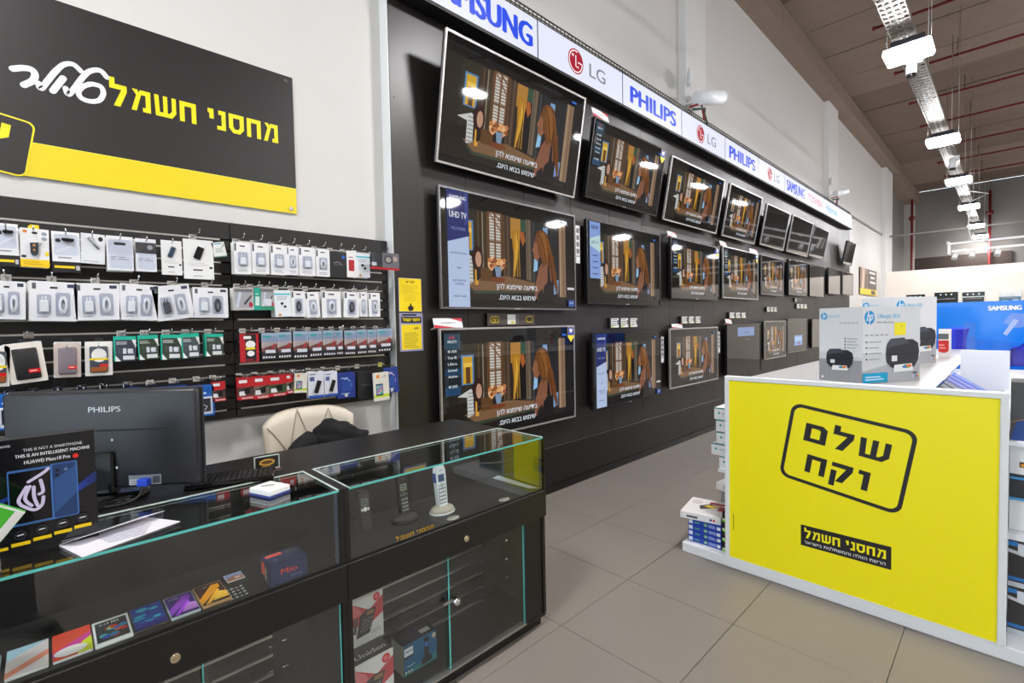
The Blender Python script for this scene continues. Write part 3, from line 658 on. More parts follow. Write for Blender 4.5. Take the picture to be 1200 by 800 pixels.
# yellow notices at the start of the board
for q, (ya, yb, za, zb) in enumerate(((1.69, 1.865, 1.602, 1.825), (1.69, 1.87, 1.335, 1.592))):
    t = thing('notice_sheet', ['yellow notice with a black heart pot drawing, upper of two on the board', 'yellow notice with black heading and purple grey border, lower of two'][q], 'notice', (XB, ya, za), R90)
    w = yb-ya; h = zb-za
    part('sheet', B(0, w, -.004, 0, 0, h), mat('plastic_sleeve', (200, 200, 210), .15), t)
    a = Art()
    if q == 0:
        a.rect(.002, .002, w-.002, h-.002, (246, 218, 20)).text('לקוח יקר', w*.5, h*.86, .015, (30, 28, 24), w=w*.42, heb=True, off=.02).lines(w*.15, w*.85, h*.52, h*.8, 5, (206, 180, 30), .3, 2).lines(w*.2, w*.85, h*.3, h*.5, 4, (206, 180, 30), .3, 4)
        a.ell(w*.5, h*.1, .022, .018, (30, 26, 24)).poly([(w*.5-.03, h*.13), (w*.5-.012, h*.1), (w*.5+.012, h*.1), (w*.5+.03, h*.13)], (30, 26, 24)).ell(w*.5, h*.2, .006, .012, (60, 50, 30), 8)
    else:
        a.rect(0, 0, w, h, (150, 146, 178)).rect(.012, .012, w-.012, h*.7, (240, 214, 20)).rect(.012, h*.74, w-.012, h*.9, (24, 22, 26)).glyphs(HEBLOGO, .025, w-.025, h*.785, h*.075, (246, 226, 20)).lines(.03, w-.03, h*.08, h*.5, 8, (170, 150, 30), .35, 3).text('תקנון', w*.7, h*.58, .012, (40, 36, 30), heb=True, off=.01).lines(.02, w-.02, h*.92, h*.98, 1, (40, 40, 60), .7, 1)
    put_art('print', a, t, (0, -.0045, 0), GLOSSP)

# ================================================================== ACCESSORY WALL
GR = [1.977-.06*k_ for k_ in range(16)]
SLAT = mat('slat_black', (27, 24, 23), .5, noise=.1, nscale=25)
def slatwall(y0, y1, label):
    t = thing('slatwall', label, 'slatwall', (XW, y0, 0), R90); w = y1-y0
    part('backing', B(0, w, -.012, 0, 1.03, 2.07), BLKM, t)
    edges = [2.07]+GR+[1.03]
    for i in range(len(edges)-1):
        zt = edges[i]-(.004 if i else 0); zb = edges[i+1]+(.004 if i < len(edges)-2 else 0)
        part('slat', B(0, w, -.03, -.012, zb, zt, b=.001), SLAT, t)
    for i, z in enumerate(GR):
        part('groove_rail', B(.02, w-.045, -.0315, -.012, z-.0045, z+.0035), ALU, t)
    return t
SWL = slatwall(-1.0, .722, 'black slatwall with aluminium grooves below the large yellow and black sign')
SWR = slatwall(.726, 1.655, 'black slatwall with aluminium grooves nearest the television board')
def hook(y, z, length=.15):
    sw = SWL if y < .724 else SWR; ly = y-(-1.0 if sw is SWL else .726)
    zz = min(GR, key=lambda g: abs(g-z))
    h = part('hook', MB().tube([(ly, -.03, zz), (ly, -length+.01, zz-.002), (ly, -length-.012, zz+.004), (ly, -length-.016, zz+.016)], .0028, 6), CHROME, sw)
    part('hook_plate', B(ly-.016, ly+.016, -.036, -.0315, zz-.016, zz+.012, b=.001), CHROME, h)
    return zz

CLEAR = glass_mat('blister_plastic', (244, 246, 250), 1.35)
XP = -2.775                      # plane of the foremost packs
def coil(mb, cx, cz, rx, rz, y, r=.0022, n=3, vert=True):
    for q in range(n):
        k_ = 1-.16*q
        mb.tube([(cx+rx*k_*math.cos(a), y-.002*q, cz+rz*k_*math.sin(a)) for a in np.linspace(0, 2*math.pi, 18, endpoint=False)], r, 5, closed=True)
    return mb
def s_charger2(t, w, h, v):
    a = Art().rr(-w/2, 0, w/2, h, .012, (228, 228, 232)).rect(-w*.44, h*.80, -w*.36, h*.95, (90, 92, 98)).rect(w*.28, h*.86, w*.45, h*.95, (52, 60, 84)).rr(-w*.08, h*.82, w*.08, h*.87, .003, (40, 40, 44))
    a.rr(-w*.34, h*.16, -w*.06, h*.66, .008, (186, 188, 198)).rr(w*.04, h*.12, w*.34, h*.72, .008, (180, 182, 194)).lines(-w*.34, -w*.08, h*.08, h*.13, 1, (150, 150, 156), .4)
    put_art('print', a, t, (0, -.0041, 0))
    b = MB().box(-w*.29, -w*.11, -.022, -.004, h*.22, h*.52, b=.003)
    for s in (-1, 1): b.cyl((-w*.2+s*w*.035, -.013, h*.52), (-w*.2+s*w*.035, -.013, h*.62), .0022, 8)
    part('charger', b, WHITEP if v != 2 else mat('grey_plastic', (70, 70, 76), .4), t)
    part('cable', coil(MB(), w*.19, h*.41, w*.085, h*.22, -.008, .0028), WHITEP if v < 3 else MATS['grey_plastic'] if 'grey_plastic' in MATS else WHITEP, t)
    part('blister', MB().box(-w*.35, -w*.05, -.024, -.0045, h*.15, h*.67, b=.004).box(w*.03, w*.35, -.018, -.0045, h*.11, h*.73, b=.004), CLEAR, t)
def s_charger1(t, w, h, v):
    a = Art().rr(-w/2, 0, w/2, h, .006, (230, 230, 232)).rect(-w*.46, h*.72, -w*.36, h*.96, (70, 72, 80)).rr(-w*.16, h*.86, w*.16, h*.9, .003, (40, 40, 44)).rr(-w*.28, h*.24, w*.28, h*.68, .005, (190, 190, 198)).lines(-w*.3, w*.3, h*.06, h*.16, 2, (160, 160, 164), .4, v)
    put_art('print', a, t, (0, -.0041, 0))
    if v % 3 == 2: part('cable', coil(MB(), 0, h*.45, w*.17, h*.17, -.008, .0025), WHITEP, t)
    else:
        b = MB().box(-w*.17, w*.17, -.02, -.004, h*.28, h*.52, b=.003)
        for s in (-1, 1): b.cyl((s*w*.08, -.012, h*.52), (s*w*.08, -.012, h*.62), .0022, 8)
        part('charger', b, WHITEP, t)
    part('blister', B(-w*.29, w*.29, -.022, -.0045, h*.23, h*.69, b=.004), CLEAR, t)
def s_cable1(t, w, h, v):
    a = Art().rr(-w/2, 0, w/2, h, .006, (232, 232, 234)).rect(-w*.46, h*.74, -w*.34, h*.96, (80, 82, 90)).rr(-w*.26, h*.12, w*.26, h*.7, .006, (192, 192, 202)).rr(-w*.16, h*.85, w*.16, h*.9, .003, (40, 40, 44)).lines(-w*.25, w*.25, h*.04, h*.1, 1, (170, 170, 174), .4)
    put_art('print', a, t, (0, -.0041, 0))
    part('cable', coil(MB(), 0, h*.41, w*.15, h*.2, -.008, .0026), WHITEP if v % 3 else mat('grey_plastic', (70, 70, 76), .4), t)
    part('blister', B(-w*.27, w*.27, -.018, -.0045, h*.11, h*.71, b=.004), CLEAR, t)
def s_bluestrip(t, w, h, v):
    a = Art().rr(-w/2, 0, w/2, h, .005, (226, 230, 236)).rect(-w/2, h*.82, w/2, h*.88, (70, 190, 200)).ell(-w*.05, h*.5, w*.09, h*.05, (60, 66, 76)).ell(w*.12, h*.38, w*.08, h*.045, (60, 66, 76)).rr(-w*.3, h*.04, -w*.12, h*.12, .003, (220, 150, 60)).lines(-w*.35, w*.3, h*.62, h*.78, 3, (150, 156, 166), .35, v)
    put_art('print', a, t, (0, -.0041, 0))
    part('earbud', MB().cyl((-w*.05, -.004, h*.5), (-w*.05, -.014, h*.5), w*.06, 10).cyl((w*.12, -.004, h*.38), (w*.12, -.014, h*.38), w*.06, 10), BLKG, t)
def s_remote(t, w, h, v):
    a = Art().rr(-w/2, 0, w/2, h, .005, (230, 230, 232)).rect(-w/2, 0, w/2, h*.20, (240, 200, 20)).ell(w*.33, h*.88, w*.1, h*.05, (150, 160, 172)).ell(w*.33, h*.75, w*.1, h*.05, (150, 160, 172)).ell(w*.42, h*.36, w*.07, h*.06, (240, 210, 30)).rect(-w*.46, h*.24, -w*.3, h*.3, (30, 30, 34)).rr(-w*.1, h*.86, w*.1, h*.92, .004, (30, 30, 32)).rect(-w*.4, h*.88, -w*.26, h*.95, (220, 130, 50)).lines(-w*.4, w*.3, h*.05, h*.16, 2, (190, 150, 20), .3)
    put_art('print', a, t, (0, -.0041, 0))
    part('remote', MB().prism([(-w*.17, h*.62), (w*.13, h*.64), (w*.12, h*.36), (w*.05, h*.3), (-w*.08, h*.3), (-w*.15, h*.36)], -.016, -.004), mat('slate_plastic', (40, 52, 60), .35), t)
    part('button', MB().cyl((-.002, -.016, h*.56), (-.002, -.0175, h*.56), w*.05, 10).cyl((-.002, -.016, h*.44), (-.002, -.0175, h*.44), w*.04, 10), mat('orange_plastic', (220, 150, 60), .4), t)
def s_white_black(t, w, h, v):
    a = Art().rect(-w/2, h*.26, w/2, h, (236, 236, 238)).rect(-w/2, 0, w/2, h*.26, (24, 22, 24)).rect(-w*.44, h*.1, w*.28, h*.16, (240, 208, 20)).rect(w*.32, h*.06, w*.46, h*.17, (190, 190, 192)).lines(-w*.3, w*.3, h*.32, h*.4, 1, (150, 150, 160), .4).poly([(-w*.4, h*.45), (w*.4, h*.7), (w*.4, h*.74), (-w*.4, h*.52)], (234, 234, 240)).ell(-w*.28, h*.78, w*.1, h*.05, (30, 30, 34)).rr(-w*.16, h*.78, w*.3, h*.85, .004, (44, 44, 50))
    put_art('print', a, t, (0, -.0041, 0)); part('holder', B(-w*.14, w*.28, -.018, -.004, h*.76, h*.84, b=.004), BLKG, t)
    part('blister', B(-w*.42, w*.42, -.022, -.0045, h*.42, h*.93, b=.004), CLEAR, t)
def s_pen(t, w, h, v):
    a = Art().rect(-w/2, 0, w/2, h, (222, 224, 228)).ell(w*.32, h*.84, w*.1, h*.08, (30, 32, 36)).lines(-w*.4, w*.4, h*.04, h*.12, 1, (180, 182, 188), .4)
    put_art('print', a, t, (0, -.0041, 0)); part('pen', MB().tube([(-w*.2, -.01, h*.86), (w*.24, -.01, h*.5)], [.005, .003], 8), mat('steel', (150, 152, 156), .3, metal=.8), t)
def s_clear(t, w, h, v):
    a = Art().rect(-w/2, 0, w/2, h, (236, 236, 238)).rect(-w/2, h*.5, w/2, h, (226, 226, 230)).lines(-w*.35, w*.35, h*.3, h*.42, 2, (140, 140, 150), .35).poly([(-w*.4, h*.1), (-w*.1, h*.45), (0, h*.45), (-w*.3, h*.1)], (232, 232, 238)).rr(-w*.22, h*.74, w*.22, h*.82, .004, (34, 34, 38))
    if v: a.rect(-w/2, h*.55, w/2, h*.88, (62, 58, 58)).ell(w*.2, h*.74, w*.14, h*.07, (170, 172, 176))
    put_art('print', a, t, (0, -.0041, 0)); part('blister', B(-w*.45, w*.45, -.02, -.0045, h*.06, h*.9, b=.005), CLEAR, t)
def s_phone(t, w, h, v):
    a = Art().rect(-w/2, 0, w/2, h, (228, 228, 228)).lines(-w*.2, w*.2, h*.2, h*.26, 1, (40, 40, 44), .6).lines(-w*.36, w*.36, h*.32, h*.42, 3, (190, 190, 192), .3).ell(w*.4, h*.3, w*.06, h*.03, (20, 20, 22)).lines(-w*.2, w*.2, h*.06, h*.1, 1, (150, 150, 154), .5)
    put_art('print', a, t, (0, -.0041, 0))
    M_ = Matrix.Translation((0, -.005, h*.66)) @ Matrix.Rotation(math.radians(20), 4, 'Y')
    part('earpiece', B(-w*.12, w*.12, -.008, 0, -h*.16, h*.16, b=.003).xf(M_), mat('navy_plastic', (40, 62, 84), .3) if v == 0 else BLKG, t)
def s_tag(t, w, h, v):
    a = Art().rect(-w/2, 0, w/2, h, (222, 224, 222)).rect(-w/2, 0, w/2, h*.06, (60, 150, 110)).lines(-w*.3, w*.3, h*.3, h*.6, 3, (140, 144, 146), .35).rect(-w*.3, h*.85, w*.3, h*.95, (120, 170, 190))
    put_art('print', a, t, (0, -.0041, 0))
def s_case(t, w, h, v):
    cb = [(236, 228, 220), (206, 192, 184), (236, 232, 228)][v]; ci = [(28, 26, 28), (128, 118, 126), (64, 70, 80)][v]
    a = Art().rr(-w/2, 0, w/2, h, .014, cb)
    put_art('print', a, t, (0, -.0041, 0))
    part('phone_case', B(-w*.34, w*.34, -.016, -.004, h*.09, h*.86, b=.006, seg=2), mat('case_%d' % v, ci, .45 if v != 1 else .2), t)
    a = Art().rect(w*.02, h*.24, w*.34, h*.34, (206, 30, 34)).lines(w*.05, w*.3, h*.26, h*.32, 1, (240, 200, 200), .4)
    if v == 2: a.ell(0, h*.6, w*.28, h*.2, (232, 232, 232)).rect(-w*.34, h*.46, w*.34, h*.52, (230, 200, 30)).rect(-w*.3, h*.12, w*.3, h*.26, (150, 84, 46)).rect(w*.05, h*.26, w*.34, h*.34, (206, 30, 34))
    put_art('sticker', a, t, (0, -.0165, 0), GLOSSP)
def s_teal(t, w, h, v):
    a = Art().rect(-w/2, 0, w/2, h, [(60, 66, 80), (50, 64, 44), (50, 60, 46), (70, 80, 84), (52, 62, 50)][v % 5]).rect(-w/2, h*.86, w/2, h, (20, 178, 152)).rect(-w/2, 0, -w*.44, h, (20, 178, 152)).poly([(-w*.44, 0), (-w*.2, 0), (-w*.44, h*.24)], (230, 232, 232)).poly([(w*.3, h*.86), (w*.5, h*.86), (w*.5, h*.5)], (226, 226, 226)).rect(-w*.1, h*.06, w*.42, h*.22, (222, 224, 226)).lines(-w*.4, w*.1, h*.66, h*.8, 2, (220, 222, 224), .35, v)
    a.rect(-w*.1, h*.3, w*.05, h*.52, (226, 228, 230)).rect(w*.12, h*.3, w*.36, h*.5, (214, 216, 220)).ell(w*.2, h*.42, w*.1, h*.08, (236, 236, 238), 10)
    put_art('print', a, t, (0, -.0041, 0)); part('blister', B(-w*.3, w*.42, -.016, -.0045, h*.24, h*.6, b=.004), CLEAR, t)
def s_blue(t, w, h, v):
    a = Art().rr(-w/2, 0, w/2, h, .006, (16, 92, 178)).rect(-w*.42, h*.06, w*.42, h*.62, (228, 230, 234)).rect(-w*.34, h*.14, w*.34, h*.56, (40, 42, 50)).lines(-w*.3, w*.3, h*.68, h*.8, 1, (200, 220, 240), .4)
    a.stroke([(-w*.2, h*.24), (0, h*.4), (w*.2, h*.3), (w*.1, h*.2)], .004, (226, 226, 230))
    put_art('print', a, t, (0, -.0041, 0)); part('blister', B(-w*.4, w*.4, -.016, -.0045, h*.08, h*.6, b=.004), CLEAR, t)
def s_sandisk(t, w, h, v):
    a = Art().rect(-w/2, 0, w/2, h, (186, 20, 30)).rect(-w/2, h*.16, w/2, h*.58, [(70, 50, 46), (110, 96, 84), (52, 74, 44)][v % 3]).poly([(-w/2, h*.4), (w*.5, h*.62), (w*.5, h*.55), (-w/2, h*.3)], (30, 28, 30)).rect(-w*.4, h*.78, w*.1, h*.92, (226, 226, 228)).text('SanDisk', w*.1, h*.04, h*.09, (240, 236, 236), w=w*.7, off=.02).rect(-w*.4, h*.2, -w*.02, h*.4, (226, 226, 228))
    put_art('print', a, t, (0, -.0041, 0)); part('memory_card', B(-w*.08, w*.26, -.009, -.004, h*.28, h*.52, b=.001), BLKG, t)
def s_redcase(t, w, h, v):
    a = Art().rect(-w/2, 0, w/2, h, (178, 22, 34)).rect(-w*.22, h*.02, w*.36, h*.98, (24, 22, 24)).ell(w*.06, h*.62, w*.26, h*.14, (232, 232, 232)).rect(-w*.2, h*.44, w*.3, h*.52, (230, 200, 30)).ell(w*.06, h*.3, w*.2, h*.1, (226, 226, 226)).lines(-w*.2, w*.3, h*.06, h*.1, 1, (206, 40, 50), .5).rect(-w*.3, h*.82, w*.1, h*.92, (226, 226, 228))
    put_art('print', a, t, (0, -.0041, 0))
def s_magnet(t, w, h, v):
    a = Art().rect(-w/2, 0, w/2, h, (30, 30, 36)).rect(-w/2, h*.62, w/2, h, (150, 168, 190)).rect(-w/2, h*.42, w/2, h*.66, (196, 176, 168)).poly([(-w/2, h*.42), (w*.5, h*.58), (w*.5, h*.4), (-w/2, h*.28)], (120, 56, 44)).rect(-w*.4, h*.82, w*.1, h*.9, (60, 170, 160)).poly([(w*.1, h*.4), (w*.3, h*.6), (w*.4, h*.6), (w*.25, h*.36)], (180, 30, 40)).rect(-w*.25, h*.24, w*.4, h*.36, (226, 226, 230))
    for q in range(5): a.rect(-w*.42+q*w*.17, h*.05, -w*.32+q*w*.17, h*.12, (220, 220, 224))
    put_art('print', a, t, (0, -.0041, 0)); part('blister', B(-w*.42, w*.42, -.014, -.0045, h*.2, h*.9, b=.004), CLEAR, t)
def s_battery(t, w, h, v):
    a = Art().rect(-w/2, 0, w/2, h, (214, 216, 226)).rect(-w/2, 0, w/2, h*.1, (40, 80, 170)).rect(-w*.4, h*.64, -w*.1, h*.8, (70, 90, 140)).lines(-w*.4, w*.1, h*.84, h*.94, 1, (90, 100, 130), .4)
    put_art('print', a, t, (0, -.0041, 0))
    M_ = Matrix.Translation((w*.08, -.006, h*.42)) @ Matrix.Rotation(math.radians(18), 4, 'Y')
    part('power_bank', B(-w*.15, w*.15, -.008, 0, -h*.24, h*.24, b=.003).xf(M_), BLKG, t)
def s_bluebox(t, w, h, v):
    a = Art().rect(-w/2, 0, w/2, h, (28, 52, 132)).stroke([(w*.3*math.cos(q)-w*.02, h*.5+h*.26*math.sin(q)) for q in np.linspace(-.6, 1.9, 12)], .006, (200, 170, 190) if v else (120, 160, 210)).rr(-w*.24, h*.28, w*.28, h*.66, .004, (30, 70, 150)).lines(-w*.3, w*.3, h*.14, h*.22, 1, (150, 180, 220), .4).rect(-w*.1, h*.06, w*.06, h*.16, (220, 210, 190)).lines(-w*.3, w*.2, h*.76, h*.84, 1, (180, 200, 230), .4)
    put_art('print', a, t, (0, -.0041, 0))
def s_blackbox(t, w, h, v):
    a = Art().rect(-w/2, 0, w/2, h, (28, 28, 32)).lines(-w*.3, w*.3, h*.45, h*.55, 1, (70, 70, 76), .5, v)
    if v == 1: a.ell(w*.3, h*.8, w*.1, h*.07, (40, 90, 190)).stroke([(-w*.3, h*.55), (0, h*.6), (w*.2, h*.5)], .003, (150, 150, 156))
    put_art('print', a, t, (0, -.0041, 0))
def s_screenp(t, w, h, v):
    a = Art().rect(-w/2, 0, w/2, h, (216, 212, 200)).rect(-w/2, h*.12, w/2, h*.22, (186, 206, 40)).rr(-w*.36, h*.18, w*.1, h*.6, .003, (30, 34, 40)).rect(-w*.33, h*.22, w*.07, h*.56, (70, 150, 200)).rect(-w*.3, h*.8, -w*.1, h*.92, (230, 130, 40))
    for q in range(12): a.rect(-w*.3+(q % 3)*w*.12, h*.25+(q//3)*h*.075, -w*.22+(q % 3)*w*.12, h*.3+(q//3)*h*.075, [(230, 90, 60), (240, 200, 60), (90, 190, 90), (220, 90, 170)][q % 4])
    put_art('print', a, t, (0, -.0041, 0))
def s_redwhite(t, w, h, v):
    a = Art().rr(-w/2, 0, w/2, h, .005, (228, 226, 226)).rr(-w*.3, h*.24, w*.3, h*.66, .005, (176, 26, 40)).lines(-w*.3, w*.3, h*.72, h*.8, 1, (120, 60, 60), .4)
    put_art('print', a, t, (0, -.0041, 0))
def s_misc(t, w, h, v):
    a = Art().rect(-w/2, 0, w/2, h, (196, 190, 184)).poly([(-w*.4, h*.1), (-w*.2, h*.9), (-w*.05, h*.9), (-w*.25, h*.1)], (236, 236, 238)).poly([(0, h*.3), (w*.4, h*.7), (w*.4, h*.6), (w*.05, h*.2)], (60, 58, 62)).ell(w*.35, h*.24, w*.1, h*.12, (206, 30, 50)).rect(-w*.45, h*.8, w*.45, h*.95, (120, 116, 116))
    if v: a.rect(-w/2, 0, w/2, h*.16, (40, 150, 110)).rect(-w*.2, h*.2, w*.3, h*.5, (232, 232, 234))
    put_art('print', a, t, (0, -.0041, 0)); part('blister', B(-w*.45, w*.45, -.018, -.0045, h*.1, h*.9, b=.004), CLEAR, t)
def s_tealbox(t, w, h, v):
    put_art('print', Art().rect(-w/2, 0, w/2, h, (20, 160, 136)).rect(-w*.3, h*.2, w*.3, h*.6, (210, 224, 218)).lines(-w*.3, w*.3, h*.66, h*.76, 1, (220, 240, 234), .4), t, (0, -.0041, 0))
def s_hangclear(t, w, h, v):
    a = Art().rect(-w/2, 0, w/2, h*.14, (196, 20, 30)).rect(-w/2, h*.14, -w*.1, h, (34, 32, 34)).rect(-w*.1, h*.14, w/2, h, (120, 116, 116)).ell(w*.12, h*.6, w*.16, h*.26, (60, 56, 58)).ell(w*.12, h*.6, w*.1, h*.16, (170, 160, 150)).rect(-w*.46, h*.2, -w*.3, h*.4, (200, 200, 206)).ell(w*.36, h*.66, w*.08, h*.16, (196, 160, 150))
    put_art('print', a, t, (0, -.0041, 0)); part('blister', B(-w*.48, w*.48, -.03, -.0045, h*.05, h*.97, b=.005), CLEAR, t)

CARD = mat('white_card', (224, 224, 224), .6); CARDK = mat('black_card', (26, 26, 28), .5); CARDB = mat('blue_card', (24, 60, 140), .5); CARDT = mat('teal_card', (24, 150, 130), .5); CARDR = mat('red_card', (170, 24, 34), .5)
def pack(xl, xr, yt, yb, style, v, label, cat, name, group, behind=1, tilt=0.0, base=CARD, thick=.008, xp=None):
    xp = XP if xp is None else xp
    tl = onx(((xl+xr)/2, yt), xp); bl = onx(((xl+xr)/2, yb), xp); l = onx((xl, (yt+yb)/2), xp); r = onx((xr, (yt+yb)/2), xp)
    w = r.y-l.y; h = tl.z-bl.z; yc = (l.y+r.y)/2
    for q in range(behind, -1, -1):
        jit = (random.uniform(-.006, .006), random.uniform(-.003, .003)) if q else (0, 0)
        t = thing(name, label if q == 0 else BEHIND.format(label), cat, (xp-q*(thick+.028), yc+jit[0], bl.z+jit[1]), R90, group, ry=tilt+(random.uniform(-.02, .02) if q else 0))
        c = part('card', B(-w/2, w/2, -.004, thick-.004, 0, h, b=.001), base, t)
        if q == 0 or q == 1:
            if q == 0: style(t, w, h, v)
        if style in (s_clear, s_white_black, s_case, s_magnet, s_teal, s_hangclear, s_remote, s_misc):
            part('hang_tab', MB().box(-w*.16, w*.16, -.001, .001, h, h+.016), CLEAR if style is not s_remote else mat('yellow_tab', (236, 206, 30), .5), t)
    hook(yc, bl.z+h+.002, length=-(XW-xp)+.035)
    return t
BEHIND = 'pack behind the {}'

# upper row, left wall
pack(-6, 22, 262, 312, s_white_black, 0, 'black and white cable pack with yellow bar at the row start', 'package', 'accessory_pack', 'accessory packs, top row', 1, 0, CARDK)
pack(23, 57, 268, 313, s_remote, 0, 'white pack with a dark remote shutter and yellow foot', 'package', 'accessory_pack', 'accessory packs, top row', 1, .02)
pack(61, 94, 272, 319, s_white_black, 0, 'clear holder pack over a black card with yellow bar', 'package', 'accessory_pack', 'accessory packs, top row', 1, 0, CARDK)
pack(94, 122, 274, 309, s_pen, 0, 'square white pack showing a steel pen', 'package', 'accessory_pack', 'accessory packs, top row', 0, .03)
pack(125, 156, 277, 317, s_clear, 0, 'clear fronted pale pack with a dark slot near its top', 'package', 'accessory_pack', 'accessory packs, top row', 1)
pack(159, 183, 280, 318, s_clear, 1, 'clear fronted pack with a dark grey band and round metal clip', 'package', 'accessory_pack', 'accessory packs, top row', 1)
pack(189, 213, 282, 322, s_phone, 0, 'narrow white pack with a tilted navy headset', 'package', 'accessory_pack', 'accessory packs, top row', 0)
pack(215, 250, 281, 327, s_phone, 1, 'large white pack with a tilted black headset', 'package', 'accessory_pack', 'accessory packs, top row', 0)
pack(251, 266, 284, 301, s_tag, 0, 'small crooked white tag with green foot hanging at the row end', 'package', 'accessory_pack', 'accessory packs, top row', 0, -.2)
# second row, left wall
for q, (xa, xb, ya, yb, ti) in enumerate(((-16, 29, 329, 374, .03), (33, 90, 330, 376, .03), (88, 141, 332, 375, -.02), (139, 184, 333, 375, .04), (184, 228, 334, 374, -.14), (226, 267, 337, 372, 0))):
    pack(xa, xb, ya, yb, s_charger2, [0, 0, 0, 1, 2, 3][q], ['white charger pack holding only a coiled cable at the row start', 'widest white twin charger pack with plug and coiled cable', 'white twin charger pack with plug, next to the widest one', 'white twin charger pack with a tall car plug', 'white charger pack with dark grey plug, hanging crooked', 'white twin pack with dark coiled cables at the row end'][q], 'package', 'charger_pack', 'twin charger packs', 2, ti)
# third row, left wall
for q, (xa, xb, ya, yb, v, ti) in enumerate(((-14, 10, 405, 453, 2, .05), (12, 56, 401, 448, 0, -.10), (62, 94, 401, 442, 1, .03), (99, 131, 400, 440, 2, .02))):
    pack(xa, xb, ya, yb, s_case, v, ['phone case pack at the very start of its row', 'phone case pack with a plain black case and red tag', 'phone case pack with a grey translucent case', 'phone case pack with round white label and yellow band'][q], 'package', 'phone_case_pack', 'phone case packs', 1, ti)
for q, (xa, xb, ya, yb) in enumerate(((133, 159, 394, 423), (162, 186, 393, 421), (188, 212, 392, 421), (213, 234, 391, 419), (240, 261, 391, 417))):
    pack(xa, xb, ya, yb, s_teal, q, ['teal topped charger pack next to the phone cases', 'teal topped charger pack, second from the phone cases', 'teal topped charger pack, third from the phone cases', 'teal topped charger pack, fourth from the phone cases', 'teal topped charger pack at the row end by the seam'][q], 'package', 'charger_pack', 'teal charger packs', 1, .02*(-1)**q, CARDT)
# fourth row, left wall (mostly behind the monitor)
for q, (xa, xb) in enumerate(((-3, 25), (28, 51), (55, 83), (85, 112), (141, 167), (168, 194), (195, 221), (222, 251))):
    pack(xa, xb, 461-q*1.4, 503-q*2.2, s_blue, q, ['blue pack behind the monitor, at the row start', 'blue pack behind the monitor, second of its row', 'blue pack behind the monitor, third of its row', 'blue pack behind the monitor, fourth of its row', 'blue pack behind the monitor, just past the empty hook', 'blue pack behind the monitor, second past the empty hook', 'blue pack behind the monitor, third past the empty hook', 'blue pack with white framed print beside the monitor corner'][q], 'package', 'cable_pack', 'blue packs', 1, 0, CARDB)
hook(onx((125, 455), XP).y, onx((125, 455), XP).z)
pack(248, 264, 447, 470, s_sandisk, 0, 'red memory card pack alone at the seam of the slatwall', 'package', 'memory_card_pack', 'memory card packs', 0, 0, CARDR)

# upper row, right wall
G = 'charger packs on the right slatwall'
for q, (xa, xb, ya, yb, v) in enumerate(((274, 294, 284, 321, 0), (295, 315, 285, 321, 0), (317, 336, 287, 322, 1), (336, 349, 289, 322, 2), (350, 369, 290, 323, 0), (370, 386, 292, 324, 2))):
    pack(xa, xb, ya, yb, s_charger1, v, ['white plug pack at the start of the top row past the seam', 'white plug pack, second past the seam in the top row', 'white plug pack with tall plug, third past the seam', 'narrow white coiled cable pack, fourth past the seam', 'white plug pack, fifth past the seam in the top row', 'white coiled cable pack next to the black pack'][q], 'package', 'charger_pack', G, 1)
pack(387, 406, 295, 325, s_blackbox, 1, 'black pack with a small blue dot in the top row', 'package', 'accessory_pack', G, 1, 0, CARDK)
pack(406, 417, 294, 325, s_redwhite, 0, 'narrow white pack with a red window', 'package', 'accessory_pack', G, 0)
pack(417, 433, 297, 325, s_bluestrip, 0, 'white earphone pack with a teal strip in the top row', 'package', 'accessory_pack', G, 1)
pack(434, 467, 296, 316, s_hangclear, 0, 'clear gadget pack on a red foot sticking out at the row end', 'package', 'accessory_pack', G, 0, 0, CLEAR, xp=-2.72)
# second row, right wall
pack(273, 297, 337, 363, s_misc, 0, 'clear stylus pack with a red spot', 'package', 'accessory_pack', G, 1)
pack(297, 305, 337, 363, s_tealbox, 0, 'narrow teal box hanging side on', 'package', 'accessory_pack', G, 1, .03, CARDT)
pack(305, 321, 337, 363, s_misc, 1, 'clear stylus pack with green foot', 'package', 'accessory_pack', G, 1)
pack(322, 341, 340, 371, s_bluestrip, 0, 'white earphone pack with a teal strip in the second row', 'package', 'accessory_pack', G, 2, -.03)
for q, (xa, xb, ya, yb) in enumerate(((341, 358, 341, 371), (359, 375, 342, 372), (377, 399, 341, 372), (402, 420, 342, 372), (421, 430, 342, 371), (432, 445, 343, 371))):
    pack(xa, xb, ya, yb, s_cable1, q, ['white coiled cable pack next to the teal strip pack', 'white coiled cable pack, second from the teal strip pack', 'widest white coiled cable pack of the second row', 'white coiled cable pack before the narrow one', 'narrow white coiled cable pack', 'white coiled cable pack at the end of the second row'][q], 'package', 'cable_pack', G, 2 if q in (2, 3) else 1, [0, -.06, 0, .05, 0, 0][q])
# third row, right wall
pack(281, 303, 391, 424, s_redcase, 0, 'red phone case pack with round white label', 'package', 'phone_case_pack', G, 0, 0, CARDR)
for q, (xa, xb, ya, yb) in enumerate(((306, 324, 390, 421), (325, 342, 389, 420), (343, 361, 388, 420), (362, 378, 388, 418), (378, 394, 387, 417), (394, 402, 387, 416), (403, 417, 387, 416), (418, 430, 386, 415), (430, 441, 386, 414), (442, 459, 385, 412))):
    pack(xa, xb, ya, yb, s_magnet, q, ('%s car holder pack from the red phone case pack' % (ordn+['tenth'])[q]), 'package', 'holder_pack', 'car holder packs', 1, .015*(-1)**q, CARDK)
